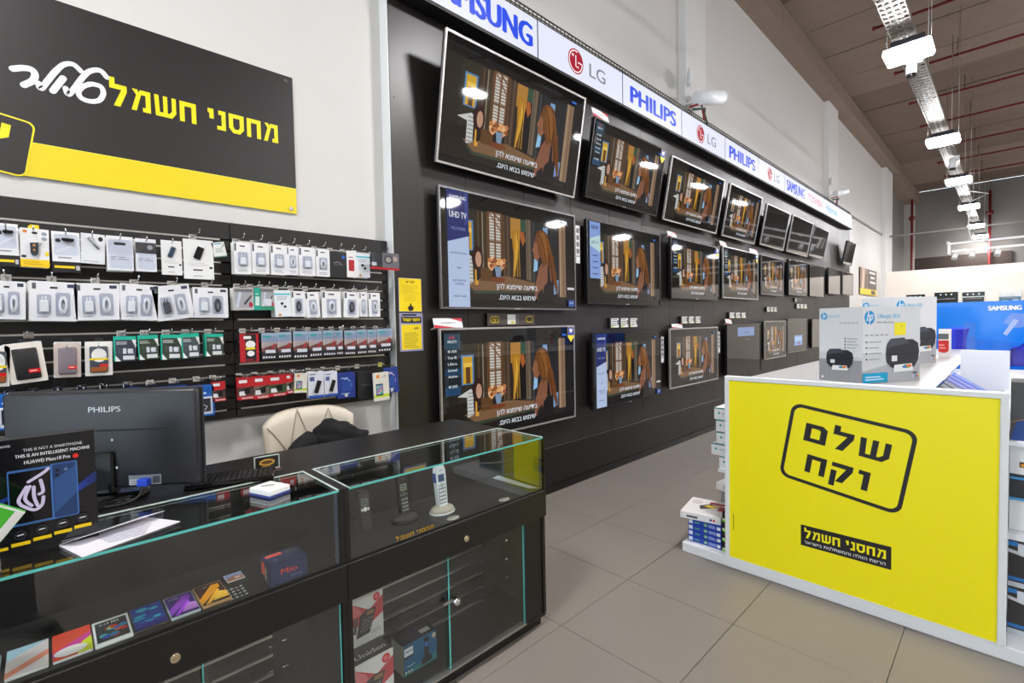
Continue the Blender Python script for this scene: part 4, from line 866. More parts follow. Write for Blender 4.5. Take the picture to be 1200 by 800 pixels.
# fourth row, right wall
for q, (xa, xb, ya, yb, v) in enumerate(((278, 297, 443, 468, 0), (297, 315, 441, 467, 1), (315, 335, 440, 464, 2), (335, 343, 438, 461, 1))):
    pack(xa, xb, ya, yb, s_sandisk, v, ['red memory card pack at the start of the lowest row', 'red memory card pack, second of the lowest row', 'red memory card pack with a green picture', 'narrow red memory card pack'][q], 'package', 'memory_card_pack', 'memory card packs', 1, 0, CARDR)
pack(344, 359, 437, 460, s_screenp, 0, 'small pale pack with a blue screen picture', 'package', 'accessory_pack', G, 0, .06)
pack(361, 379, 435, 466, s_battery, 0, 'white power bank pack beside the small pale pack', 'package', 'power_bank_pack', 'power bank packs', 1)
pack(380, 395, 435, 464, s_battery, 0, 'white power bank pack beside the blue pack', 'package', 'power_bank_pack', 'power bank packs', 1)
pack(395, 416, 437, 466, s_bluebox, 0, 'dark blue pack in the lowest row with yellow corner behind', 'package', 'accessory_pack', G, 1, 0, CARDB)
pack(419, 438, 435, 466, s_blackbox, 0, 'plain black pack in the lowest row', 'package', 'accessory_pack', G, 2, 0, CARDK)
pack(438, 456, 436, 469, s_screenp, 1, 'pale pack with a colourful phone screen and lime band', 'package', 'accessory_pack', G, 0, -.03, xp=-2.72)
pack(451, 467, 430, 460, s_bluebox, 1, 'dark blue cable pack sticking out at the end of the lowest row', 'package', 'accessory_pack', G, 0, -.05, CARDB, xp=-2.74)

# ------------------------------------------------------------------ large wall sign
t = thing('shop_sign', 'large black and yellow shop sign with Hebrew lettering above the slatwalls', 'sign', (XW, -1.0, 2.17), R90)
W_, H_ = 2.083, .78
part('panel', B(0, W_, -.012, -.004, 0, H_), mat('sign_edge', (200, 196, 170), .5), t)
a = Art().rect(0, 0, W_, H_, (33, 29, 30)).rect(0, 0, W_, .143, (232, 208, 14)).rect(0, .143, W_, .146, (246, 232, 90))
z0 = 2.554-2.17
a.glyphs(HEBLOGO, 1.256, 1.992, z0, .1, (246, 224, 16))
def S(pts): return [(onx(p, XW+.01).y+1.0, onx(p, XW+.01).z-2.17) for p in pts]
WH = (238, 238, 240)
def smooth(pts, n=6):
    P = [Vector(p) for p in pts]; out = []
    for i in range(len(P)-1):
        p0 = P[max(i-1, 0)]; p1 = P[i]; p2 = P[i+1]; p3 = P[min(i+2, len(P)-1)]
        for k_ in range(n):
            s = k_/n; out.append(tuple(.5*((2*p1)+(p2-p0)*s+(2*p0-5*p1+4*p2-p3)*s*s+(3*p1-p0-3*p2+p3)*s**3)))
    return out+[tuple(P[-1])]
a.stroke(smooth(S([(15, 81), (27, 80), (37, 82), (41, 88), (38, 95), (28, 100)])), .024, WH)
a.stroke(smooth(S([(45, 98), (48, 104), (55, 96), (65, 84), (75, 76), (86, 76), (95, 84)])), [.022]*20+[.02]*17, WH)
a.stroke(S([(74, 92), (62, 107)]), .024, WH)
a.stroke(smooth(S([(77, 104), (80, 111), (87, 104), (96, 92), (105, 84), (117, 83), (125, 91)])), .021, WH)
a.stroke(smooth(S([(105, 99), (97, 102), (92, 108), (95, 115), (105, 119), (116, 118), (121, 110), (118, 102), (108, 99), (103, 100)])), .02, WH)
# tilted boxed slogan at the left
bc = S([(35, 150), (26, 196)])
def tilted(cx, cy, ang):
    ca, sa = math.cos(ang), math.sin(ang)
    return lambda x, y: (cx+x*ca-y*sa, cy+x*sa+y*ca)
Mx = tilted(.70, .155, math.radians(-9.5))
a.rr(-.29, -.12, .29, .12, .028, (246, 224, 16), Mx); a.rr(-.284, -.114, .284, .114, .024, (33, 29, 30), Mx)
a.glyphs(['fmem', 'lamed', 'shin'], -.17, .22, .012, .07, (246, 224, 16), Mx); a.glyphs(['het', 'qof', 'vav'], -.17, .13, -.085, .07, (246, 224, 16), Mx)
put_art('print', a, t, (0, -.0125, 0))
for (sx, sz) in ((2.045, .75), (2.05, .025), (.05, .75), (.05, .03)): part('screw', MB().cyl((sx, -.0125, sz), (sx, -.020, sz), .011, 14), CHROME, t)

# ================================================================== COUNTERS
XF = -1.597; ZT = .945
def counter(y0, y1, label, end_glass, split, lock_y, band_lock_y, nrail, stile):
    t = thing('glass_counter', label, 'display counter', (XF, y0, 0), R90); w = y1-y0; D = .325
    lp = .018                                             # left side panel
    rp = .018
    part('plinth', B(.01, w-.01, .03, D, 0, .05), BLKM, t)
    part('cabinet_floor', B(0, w, .004, D, .05, .066), BLK, t)
    part('side_panel', B(0, lp, 0, D, .066, ZT), BLK, t)
    if end_glass:
        part('side_panel', B(w-rp, w, 0, D, .066, .675), BLK, t)
        part('stile', B(w-.135, w-rp-.002, .006, .024, .066, .553, b=.002), BLK, t)
        part('stile_trim', B(w-.142, w-.135, .002, .02, .066, .553), mat('blue_black_trim', (30, 36, 48), .3), t)
    else:
        part('side_panel', B(w-rp, w, 0, D, .066, ZT), BLK, t)
    part('back_panel', B(lp, w-rp, D-.012, D, .066, .675), mat('counter_inside', (38, 35, 34), .5), t)
    part('case_shelf', B(lp, w-rp, .0, D, .675, .69), mat('case_shelf_dark', (30, 28, 27), .45), t)
    part('case_back', B(lp, w-rp, D-.008, D, .69, .932), mat('case_back_dark', (20, 18, 18), .45), t)
    d = part('drawer_front', B(.0, w, -.012, .0, .556, .684, b=.002), BLK, t)
    part('lock', MB().cyl((band_lock_y-y0, -.012, .607), (band_lock_y-y0, -.022, .607), .012, 16).cyl((band_lock_y-y0, -.022, .607), (band_lock_y-y0, -.024, .607), .006, 10), mat('lock_metal', (206, 190, 160), .25, metal=.9), d)
    # the glass case
    gx1 = w-rp if not end_glass else w-.006
    g = part('front_glass', B(lp, gx1, .0, .005, .69, ZT-.006), GLASS, t)
    part('top_glass', B(lp, gx1, .0, D-.005, ZT-.006, ZT), GLASS, t)
    part('glass_edge', B(lp, gx1, -.0015, -.0002, ZT-.007, ZT), TEAL, t, label='teal polished edge of the glass')
    part('glass_edge', MB().box(lp-.002, lp+.003, .0, D-.005, ZT-.003, ZT+.001).box(gx1-.003, gx1+.002, .0, D-.005, ZT-.003, ZT+.001).box(lp, gx1, D-.008, D-.004, ZT-.003, ZT+.001), PALEEDGE, t, label='pale edge of the glass')
    if end_glass:
        part('end_glass', B(w-.011, w-.006, .005, D-.01, .69, ZT-.006), GLASS, t)
        part('corner_post', B(w-.006, w, -.004, .012, .675, ZT), BLKG, t)
        part('corner_post', B(w-.022, w-.012, .006, .012, .69, ZT-.007), mat('blue_seal', (44, 58, 84), .3), t)
    else:
        part('corner_post', B(w-rp-.014, w-rp-.002, .006, .012, .69, ZT-.007), mat('blue_seal', (44, 58, 84), .3), t)
    # sliding glass doors
    xr = w-.145 if end_glass else w-rp-.004; sp = split-y0
    for n, (xa, xb, yy) in enumerate(((lp+.004, sp+.015, .016), (sp, xr, .006))):
        dd = part('sliding_door', B(xa, xb, yy, yy+.005, .074, .55), GLASS, t)
        part('polished_edge', B(xb-.003, xb, yy-.001, yy+.005, .074, .55) if (n == 1) else B(xa, xa+.002, yy-.001, yy+.005, .074, .55), TEAL, dd)
        if n == 1: part('polished_edge', B(xa, xa+.003, yy-.001, yy+.005, .074, .55), TEAL, dd)
    if lock_y: part('door_lock', MB().cyl((lock_y-y0, .004, .364), (lock_y-y0, -.03, .364), .013, 16).cyl((lock_y-y0, -.03, .364), (lock_y-y0, -.034, .364), .009, 12).box(lock_y-y0-.05, lock_y-y0, -.002, .004, .358, .370), CHROME, t)
    part('door_track', B(lp, xr, -.004, .026, .066, .073), ALU, t); part('door_track', B(lp, xr, -.001, .022, .550, .556), BLKG, t)
    for q in range(nrail): part('shelf_rail', B(lp+.02, w-.155, D-.022, D-.012, .352-q*.072+.002, .352-q*.072+.012), ALU, t)
    for q in range(4): part('shelf_pin', MB().cyl((w-.19, D-.10, .46-q*.09), (w-.172, D-.10, .46-q*.09), .004, 8).cyl((w-.19, D-.24, .46-q*.09), (w-.172, D-.24, .46-q*.09), .004, 8), CHROME, t)
    return t
CR = counter(.721, 1.745, 'black counter with glass case holding the cordless phones', True, 1.158, 1.177, 1.238, 5, True)
CL = counter(-.62, .720, 'black counter with glass case holding the smartphones', False, .287, None, .222, 5, False)
# yellow sheet behind the end glass and grey tape along the shelf
t = thing('yellow_sheet', 'plain yellow sheet covering the end glass of the cordless phone counter', 'sheet', (XF-.012, 1.7455, .69), 0)
part('sheet', B(-.20, 0, 0, .003, .001, .245), mat('dull_yellow', (196, 184, 20), .5), t)
t = thing('grey_tape', 'pale grey strip lying along the end of the cordless phone case', 'strip', (XF-.17, 1.70, .6905), 0)
part('strip', MB().prismz([(-.14, .02), (-.13, -.03), (.12, -.012), (.155, .02)], 0, .002), mat('pale_grey', (170, 178, 186), .5), t)

t = thing('worktop', 'long black worktop running behind the glass cases', 'worktop', (XF-.33, -.62, 0), R90)
part('top', B(0, 2.365, 0, .385, ZT-.032, ZT-.001, b=.002), BLK, t)
part('end_panel', B(2.335, 2.36, .02, .36, 0, ZT-.032), BLK, t); part('end_panel', B(0, .025, .02, .36, 0, ZT-.032), BLK, t); part('middle_panel', B(1.33, 1.35, .02, .36, 0, ZT-.032), BLK, t)

# ------------------------------------------------------------------ phones lying in the left case
def phone(y, x, w, l, frame, draw, label, rz=0.0, fm=None):
    t = thing('smartphone', label, 'phone', (x, y, .6905), R90+rz, 'smartphones in the glass case', rx=-R90)
    part('body', B(-w/2, w/2, -.008, 0, 0, l, b=.003, seg=2), frame, t)
    a = Art(); draw(a, w, l); put_art('screen', a, t, (0, -.0083, 0), GLOSSP)
PH = [mat('phone_white', (232, 232, 232), .3), mat('phone_black', (24, 24, 26), .2), mat('phone_silver', (188, 200, 210), .25, metal=.3), mat('phone_gold', (196, 150, 96), .3, metal=.3)]
def arrow(bgc, c1, c2):
    def f(a, w, l):
        a.rr(-w*.46, l*.05, w*.46, l*.95, .004, bgc); W2 = w*.46
        a.poly([(-W2, l*.1), (-W2, l*.36), (w*.1, l*.86), (w*.36, l*.86), (w*.36, l*.70)], c1); a.poly([(-w*.1, l*.14), (w*.2, l*.5), (w*.46, l*.42), (w*.46, l*.14)], c2); a.poly([(-w*.36, l*.08), (w*.22, l*.6), (w*.3, l*.56), (-w*.2, l*.08)], tuple(min(255, int(v*1.25)) for v in c1)); a.text('11:36', -w*.2, l*.8, l*.05, (220, 220, 220), w=w*.3)
    return f
def d_butter(a, w, l):
    a.rect(-w*.43, l*.1, w*.43, l*.9, (40, 46, 54)); rn = random.Random(2)
    for q in range(14): a.ell(-w*.3+rn.random()*w*.62, l*.18+rn.random()*l*.4, w*.12, l*.07, rn.choice([(40, 120, 170), (60, 170, 150), (210, 120, 40), (180, 50, 40), (60, 80, 180), (220, 180, 60)]), 9)
    a.text('1:15 PM', -w*.05, l*.74, l*.07, (225, 225, 225), w=w*.5, off=.01)
def d_blue(a, w, l):
    a.rect(-w*.47, l*.03, w*.47, l*.97, (22, 60, 140)); rn = random.Random(4)
    for q in range(16): a.ell(-w*.35+rn.random()*w*.7, l*.25+rn.random()*l*.6, w*.14, l*.05, rn.choice([(26, 130, 180), (20, 90, 170), (40, 160, 190), (28, 70, 150)]), 9)
    a.rect(-w*.46, l*.04, w*.46, l*.2, (30, 40, 130))
def d_pink(a, w, l):
    a.rect(-w*.5, 0, w*.5, l, (226, 74, 46)).poly([(-w*.5, l*.3), (w*.5, l*.75), (w*.5, l*.5), (-w*.5, l*.1)], (206, 60, 150)).poly([(w*.1, 0), (w*.5, 0), (w*.5, l*.55), (w*.25, l*.4)], (206, 220, 40)).ell(-w*.05, l*.22, w*.42, l*.16, (238, 232, 232)).lines(-w*.3, w*.2, l*.02, l*.08, 1, (140, 110, 40), .5)
def d_pale(a, w, l): a.rect(-w*.5, 0, w*.5, l, (226, 214, 214)).poly([(-w*.5, l*.2), (w*.5, l*.6), (w*.5, l*.4), (-w*.5, 0)], (238, 150, 120)).poly([(-w*.5, l*.6), (w*.5, l), (-w*.5, l)], (170, 206, 226))
phone(.10, -1.60, .078, .142, PH[0], d_butter, 'white framed smartphone showing a clock and bright colours')
phone(.180, -1.603, .076, .145, PH[1], d_blue, 'smartphone with a blue and teal screen')
phone(.258, -1.603, .072, .142, PH[2], arrow((60, 30, 110), (140, 60, 190), (196, 130, 220)), 'silver smartphone with a purple arrow wallpaper')
phone(.336, -1.606, .076, .146, PH[3], arrow((70, 36, 20), (230, 150, 30), (250, 196, 70)), 'gold smartphone with an orange arrow wallpaper')
phone(.020, -1.603, .075, .14, PH[0], d_pink, 'red, pink and lime printed phone card in the case')
phone(-.062, -1.602, .075, .14, PH[0], d_pale, 'pale peach and blue printed phone card in the case')
phone(-.146, -1.602, .075, .14, PH[2], d_butter, 'silver smartphone at the open end of the phone row')
for o in [o for o in COL.objects if o.name.startswith('smartphone')]: o.location.x -= .012

t = thing('photo_card', 'small photo card of rocks and sky lying in the phone case', 'card', (-1.735, .415, .6905), R90, rx=-R90)
part('card', B(-.025, .025, -.0015, 0, 0, .055), CARD, t); put_art('print', Art().rect(-.024, .002, .024, .053, (120, 140, 190)).poly([(-.024, .002), (.024, .002), (.024, .03), (0, .038), (-.024, .026)], (150, 100, 80)).ell(.008, .02, .01, .008, (210, 170, 150)), t, (0, -.0016, 0))
t = thing('spec_sticker', 'clear sticker of small white characters beside the gold smartphone', 'sticker', (-1.61, .395, .6905), R90, rx=-R90)
a = Art()
for r_ in range(4):
    for c_ in range(4): a.rect(-.024+c_*.013, .008+r_*.02, -.016+c_*.013, .013+r_*.02+(c_ % 2)*.003, (196, 196, 196))
part('film', B(-.03, .03, -.0006, 0, 0, .09), ACRYL, t); put_art('print', a, t, (0, -.001, 0))
t = thing('device_box', 'small navy box with orange panel and red Mio lettering in the phone case', 'box', (XF-.0085, .535, .6905), R90)
NAVY = mat('navy_card', (36, 46, 84), .45)
part('carton', B(-.058, .058, 0, .09, 0, .068, b=.001), NAVY, t)
a = Art().rect(-.057, .001, .057, .067, (38, 50, 92)).text('Mio', 0, .03, .018, (225, 70, 50), w=.05, off=.02).lines(.005, .05, .012, .02, 1, (120, 130, 170), .3)
put_art('front_print', a, t, (0, -.0004, 0))
a = Art().rect(-.05, .06, .0, .078, (226, 84, 50)).rect(.012, .05, .046, .08, (70, 76, 80)).rect(.018, .056, .04, .074, (30, 34, 36)).ell(-.03, .03, .008, .006, (90, 100, 140))
put_art('top_print', a, t, (0, 0, .0686), rot=(-R90, 0, 0))
a = Art().rect(.005, .004, .085, .06, (38, 50, 92)).rect(.01, .02, .04, .06, (226, 84, 50)).rect(.045, .01, .06, .05, (190, 170, 130))
put_art('side_print', a, t, (-.0585, .09, 0), rot=(0, 0, -R90))

# ------------------------------------------------------------------ cordless phones in the right case
def handset(mb, w=.046, l=.16, th=.024):
    return mb.prism([(-w*.34, 0), (w*.34, 0), (w*.46, .02), (w*.5, l*.6), (w*.5, l*.9), (w*.36, l), (-w*.36, l), (-w*.5, l*.9), (-w*.5, l*.6), (-w*.46, .02)], -th/2, th/2)
def cordless(x, y, label, body, key, base=None, sc=1.0, tilt=0.0, lcd=(120, 132, 124), rz=0.0, basem=None):
    t = thing('cordless_phone', label, 'phone', (x, y, .6905), R90+rz)
    zb = 0.0
    if base:
        part('cradle', MB().lathe([(.052, 0), (.055, .01), (.05, .02), (.034, .03)], n=28, sx=1.05, sy=.8), basem or base, t)
        part('cradle_foot', MB().lathe([(.056, 0), (.057, .006), (.055, .008)], n=28, sx=1.05, sy=.82), body, t); zb = .022
    h = part('handset', handset(MB(), .046*sc, .165*sc), body, t, (0, .0, zb), rot=(tilt, 0, 0))
    l = .165*sc; a = Art()
    a.rr(-.015*sc, l*.62, .015*sc, l*.80, .002, lcd).lines(-.01*sc, .01*sc, l*.65, l*.77, 2, (40, 60, 70), .4)
    a.rr(-.008*sc, l*.89, .008*sc, l*.905, .001, (60, 60, 64))
    a.ell(0, l*.54, .009*sc, .009*sc, key[1]).rect(-.017*sc, l*.50, -.011*sc, l*.57, key[1]).rect(.011*sc, l*.50, .017*sc, l*.57, key[1])
    put_art('display', a, h, (0, -.0125, 0), GLOSSP)
    for r_ in range(4):
        for c_ in range(3): part('key', B(-.0145*sc+c_*.0105*sc, -.0065*sc+c_*.0105*sc, -.0145, -.012, l*.12+r_*l*.088, l*.175+r_*l*.088, b=.0006), key[0], h)
    return t
KW = mat('key_grey', (120, 122, 128), .4); KD = mat('key_black', (52, 52, 54), .4)
wp = cordless(-1.715, 1.215, 'white cordless phone standing in a beige cradle', mat('phone_shell_white', (226, 230, 234), .3), (mat('key_white', (222, 226, 230), .4), (170, 180, 190)), WHITEP, 1.08, -.12, (50, 90, 140), basem=mat('beige_cradle', (176, 164, 150), .4))
put_art('key_print', Art().rect(-.019, .017, .019, .085, (120, 128, 138)), [c for c in wp.children if c.name.startswith('handset')][0], (0, -.0122, 0))
part('side_grip', MB().box(-.0275, -.024, -.011, .011, .11, .15).box(.024, .0275, -.011, .011, .11, .15), mat('blue_grip', (24, 70, 150), .4), wp, (0, .0, .022), rot=(-.12, 0, 0))
cordless(-1.755, 1.052, 'black cordless phone standing in a black cradle', BLKG, (KW, (80, 80, 84)), BLKM, 1.0, -.14, (110, 116, 104), basem=BLKM)
cordless(-1.775, .888, 'slim dark grey handset with bright white keys standing alone', mat('phone_shell_dark', (44, 40, 40), .35), (KD, (225, 225, 225)), None, .98, -.16, (96, 104, 100))
for q, (x, y, lab) in enumerate(((-1.625, 1.205, 'white oval price disc below the white cordless phone'), (-1.625, 1.50, 'white oval price disc near the yellow sheet'))):
    t = thing('price_disc', lab, 'price disc', (x, y, .6905), R90)
    part('disc', MB().lathe([(.03, 0), (.03, .0025)], n=24, sx=1, sy=.6), mat('disc_white', (216, 212, 206), .4), t)
    put_art('print', Art().lines(-.018, .018, -.006, .008, 3, (120, 110, 100), .3), t, (0, 0, .0028), rot=(-R90, 0, 0))
t = thing('gold_lettering', 'gold shop name lettering stuck along the foot of the case glass', 'lettering', (XF+.0012, 1.0, .693), R90)
part('film', B(-.09, .09, -.0006, 0, -.001, .026), ACRYL, t)
put_art('print', Art().glyphs(HEBLOGO, -.085, .085, .002, .016, (170, 130, 30)), t, (0, -.001, 0))

# cartons in the lower cabinet
def uniden(x, y, z, w, h, d, label):
    t = thing('phone_carton', label, 'box', (x, y, z), R90)
    part('carton', B(-w/2, w/2, 0, d, 0, h), CARD, t)
    a = Art().rect(-w/2, 0, w/2, h, (226, 222, 222)).poly([(-w*.5, h*.42), (-w*.5, h*.92), (w*.06, h*.66), (w*.5, h*.86), (w*.5, h*.5), (w*.1, h*.36)], (196, 70, 76)).poly([(-w*.5, h*.92), (-w*.24, h*.76), (-w*.16, h*.62), (-w*.5, h*.6)], (226, 120, 124))
    a.ell(w*.30, h*.87, w*.11, h*.085, (200, 30, 44)).ell(w*.30, h*.87, w*.07, h*.05, (226, 110, 116)).poly([(-w*.36, h*.16), (w*.06, h*.18), (w*.28, h*.66), (w*.0, h*.68), (-w*.22, h*.62)], (52, 48, 50)).rect(-w*.02, h*.56, w*.2, h*.64, (150, 110, 80))
    for r_ in range(4):
        for c_ in range(4): a.rect(-w*.22+c_*w*.085+r_*.003, h*.26+r_*h*.07, -w*.17+c_*w*.085+r_*.003, h*.30+r_*h*.07, (126, 124, 126))
    a.lines(w*.1, w*.46, h*.14, h*.24, 2, (160, 160, 164), .3).poly([(-w*.45, h*.3), (-w*.4, h*.6), (-w*.3, h*.6), (-w*.36, h*.26)], (70, 66, 68))
    put_art('front_print', a, t, (0, -.0006, 0))
    a = Art().rect(-w/2, 0, w/2, d, (46, 42, 42)).text('Uniden', 0, d*.1, .028, (206, 204, 204), w=w*.8, off=.03)
    put_art('top_print', a, t, (0, 0, h+.0006), rot=(-R90, 0, 0))
uniden(-1.640, .838, .0662, .155, .205, .235, 'white and red desk phone carton marked Uniden, lower of two')
uniden(-1.735, .862, .2725, .135, .19, .14, 'white and red desk phone carton standing on another carton')
t = thing('phone_carton', 'teal blue cordless phone carton in the lower cabinet', 'box', (-1.712, 1.082, .0662), R90)
w, h, d = .165, .128, .09
part('carton', B(-w/2, w/2, 0, d, 0, h), mat('carton_dark', (40, 42, 52), .45), t)
a = Art().rect(-w/2, 0, w/2, h, (16, 96, 140)).poly([(-w/2, 0), (w/2, 0), (w/2, h*.25), (-w/2, h*.1)], (24, 130, 130)).rect(-w*.47, h*.55, -w*.2, h*.92, (24, 34, 70)).rect(-w*.46, h*.62, -w*.21, h*.88, (228, 230, 234)).text('PHILIPS', -w*.335, h*.72, h*.08, (24, 60, 150), w=w*.2, off=.02).rr(w*.12, h*.18, w*.26, h*.92, .004, (22, 22, 26)).rect(w*.14, h*.6, w*.24, h*.76, (70, 110, 190)).poly([(w*.02, h*.06), (w*.36, h*.08), (w*.32, h*.3), (w*.06, h*.28)], (24, 24, 28)).ell(w*.42, h*.86, w*.06, h*.09, (190, 180, 160))
for q in range(3): a.ell(-w*.42+q*w*.08, h*.1, w*.025, h*.035, (226, 232, 232), 10)
a.lines(-w*.4, -w*.1, h*.24, h*.32, 1, (180, 220, 220), .3)
put_art('front_print', a, t, (0, -.0006, 0))
put_art('top_print', Art().rect(-w/2, 0, w/2, d, (34, 36, 46)).rect(w*.12, d*.2, w*.4, d*.5, (206, 208, 214)).rect(-w*.05, 0, w*.1, d, (24, 30, 66)).lines(-w*.4, -w*.1, d*.2, d*.7, 3, (80, 84, 96), .3), t, (0, 0, h+.0006), rot=(-R90, 0, 0))
put_art('side_print', Art().rect(0, 0, d, h, (176, 176, 172)).rect(d-.006, 0, d, h, (230, 200, 40)), t, (-w/2-.0006, d, 0), rot=(0, 0, -R90))

# ------------------------------------------------------------------ on the counter
# monitor seen from behind
mA = math.atan2(.795, .606)
t = thing('computer_monitor', 'dark grey computer monitor on the worktop seen from behind, lettered PHILIPS', 'monitor', (-2.118, .142, ZT), mA)
MG = mat('monitor_grey', (38, 39, 44), .35, noise=.08, nscale=60, bump=.03)
mw_, mh_ = .60, .335; zb = .03
part('rear_shell', MB().box(-mw_/2, mw_/2, 0, .012, zb, zb+mh_, b=.004).box(-mw_/2+.003, mw_/2-.003, -.03, .002, zb+.004, zb+mh_-.003, b=.012, seg=2), MG, t)
part('screen', B(-mw_/2+.01, mw_/2-.01, .0122, .0135, zb+.015, zb+mh_-.01), SCREENOFF, t)
part('vent_slot', B(-.02, .20, -.0315, -.0295, zb+.197, zb+.203), BLKM, t)
put_art('lettering', Art().text('PHILIPS', 0, zb+.262, .019, (196, 202, 208), w=.098, off=.02), t, (.01, -.0306, 0))
part('stand_neck', MB().box(-.035, .035, -.045, -.02, .018, zb+.13, b=.006), BLKG, t)
part('stand_foot', MB().lathe([(.115, 0), (.115, .012), (.09, .018)], c=(0, -.02, .0), n=36), BLKG, t)
pp = part('port_panel', B(.075, .175, -.032, -.0295, zb+.012, zb+.045), mat('label_grey', (120, 126, 132), .5), t)
put_art('port_label', Art().rect(.078, zb+.014, .112, zb+.032, (200, 202, 206)).lines(.08, .11, zb+.016, zb+.03, 3, (60, 60, 64), .4).rect(.15, zb+.018, .172, zb+.04, (60, 62, 66)), pp, (0, -.0323, 0))
c = part('video_plug', B(.112, .144, -.055, -.031, zb+.012, zb+.036, b=.002), mat('plug_blue', (24, 70, 206), .4), t)
part('cable', MB().tube(smooth([(.128, -.05, zb+.014), (.13, -.075, zb-.012), (.10, -.10, -.0+.004), (.04, -.13, .004), (-.08, -.14, .004), (-.2, -.12, .004)]), .004, 6), BLKM, c)
part('power_box', B(-.03, .06, -.155, -.115, .0, .035, b=.003), BLKM, t, (0, 0, 0))
part('screw', MB().cyl((.03, -.03, zb+.168), (.03, -.033, zb+.168), .004, 8).cyl((.04, -.03, zb+.075), (.04, -.033, zb+.075), .004, 8), CHROME, t)

t = thing('keyboard', 'black computer keyboard on the worktop beside the monitor', 'keyboard', (-2.02, .40, ZT), R90-.35)
part('tray', MB().box(-.06, .22, -.06, .09, 0, .014, b=.003), BLKG, t)
ks = B(-.0065, .0065, -.0065, .0065, .014, .02, b=.0015).mesh('key'); ks.materials.append(BLKM)
for r_ in range(6):
    for c_ in range(16): part('key', ks, BLKM, t, (-.05+c_*.0172, -.045+r_*.0235, 0))

t = thing('phone_standee', 'black smartphone display carton with lit hand picture on the glass top', 'display box', (-1.725, -.008, ZT+.001), R90)
w, h = .185, .292
part('carton', B(-w/2, w/2, 0, .05, 0, h), mat('standee_black', (20, 20, 24), .3), t)
a = Art().rect(-w/2, 0, w/2, h, (19, 19, 23)); cx = .0
a.text('THIS IS NOT A SMARTPHONE', .012, h*.885, .0075, (214, 218, 226), w=w*.60).text('THIS IS AN INTELLIGENT MACHINE', .012, h*.835, .0085, (230, 232, 238), w=w*.76, off=.012).text('HUAWEI Mate10 Pro', .0, h*.775, .0095, (224, 226, 232), w=w*.46, off=.012).ell(w*.29, h*.787, .006, .006, (220, 40, 40), 12).text('HUAWEI', -w*.42, h*.94, .006, (220, 222, 230), w=w*.13)
for q in range(5): a.poly([(w*.28, h*(.45+q*.012)), (w*.5, h*(.53+q*.02)), (w*.5, h*(.535+q*.02)), (w*.28, h*(.46+q*.012))], (40, 70, 170)); 
a.poly([(-w*.5, h*.5), (-w*.38, h*.53), (-w*.38, h*.49), (-w*.5, h*.46)], (30, 50, 120))
a.rr(-w*.40, h*.25, w*.06, h*.735, .004, (62, 100, 160)).rr(-w*.385, h*.27, w*.05, h*.715, .002, (10, 10, 14)).rr(w*.02, h*.25, w*.3, h*.745, .005, (60, 110, 180)).rr(w*.04, h*.258, w*.285, h*.737, .004, (30, 58, 104)).poly([(w*.05, h*.3), (w*.28, h*.45), (w*.28, h*.7), (w*.05, h*.6)], (44, 80, 134)).ell(w*.09, h*.68, .004, .004, (20, 24, 40), 10).ell(w*.09, h*.64, .004, .004, (20, 24, 40), 10).ell(w*.18, h*.68, .004, .004, (90, 110, 150), 10)
LV = (206, 196, 226)
for pts in ([(-.2, .62), (-.05, .68), (.0, .71)], [(-.22, .58), (-.30, .48), (-.28, .43)], [(-.19, .58), (-.24, .48), (-.18, .41)], [(-.15, .57), (-.15, .48), (-.12, .40)], [(-.08, .62), (-.06, .52), (-.10, .50)], [(-.28, .43), (-.16, .37), (-.08, .40), (-.06, .47)]): a.stroke(smooth([(x*w, y*h) for x, y in pts], 4), .007, LV)
for q in range(4):
    xx = -w*.30+q*w*.21; a.ell(xx, h*.175+q*.004, .011, .011, (70, 72, 80), 16).ell(xx, h*.175+q*.004, .0098, .0098, (24, 24, 28), 16).stroke([(xx-.005, h*.175+q*.004), (xx+.005, h*.178+q*.004)], .003, (206, 206, 212)); a.rect(xx-.017, h*.085+q*.004, xx+.017, h*.115+q*.004, (226, 190, 24))
a.rect(-w*.5, h*.075, -w*.42, h*.10, (226, 190, 24)).lines(w*.1, w*.45, h*.03, h*.05, 1, (110, 110, 120), .4)
put_art('front_print', a, t, (0, -.0006, 0), GLOSSP)

t = thing('dummy_phone', 'green edged display phone tilted on a stand beside the black display carton', 'phone', (-1.61, -.128, ZT+.001), R90+.2)
part('foot', MB().lathe([(.035, 0), (.035, .006), (.01, .012)], n=20), BLKM, t)
part('stem', MB().tube([(0, 0, .01), (0, .002, .08), (0, 0, .12)], .007, 8), BLKM, t)
M_ = Matrix.Translation((.0, -.02, .15)) @ Matrix.Rotation(math.radians(-52), 4, 'Y') @ Matrix.Rotation(math.radians(12), 4, 'X')
part('shell', MB().box(-.038, .038, -.004, .006, -.075, .075, b=.004, seg=2).xf(M_), mat('lime_shell', (70, 170, 60), .35), t)
part('face', MB().box(-.035, .035, -.0055, -.003, -.072, .072, b=.001).xf(M_), PH[0], t)
a = Art().rect(-.031, -.052, .031, .052, (70, 190, 50)).poly([(-.031, -.052), (.031, -.02), (.031, .02), (-.031, -.01)], (120, 216, 80)).poly([(-.031, .02), (.031, .04), (.031, .052), (-.031, .05)], (40, 140, 40))
o = put_art('screen_print', a, t, (0, 0, 0), GLOSSP); o.matrix_local = M_ @ Matrix.Translation((0, -.006, 0))

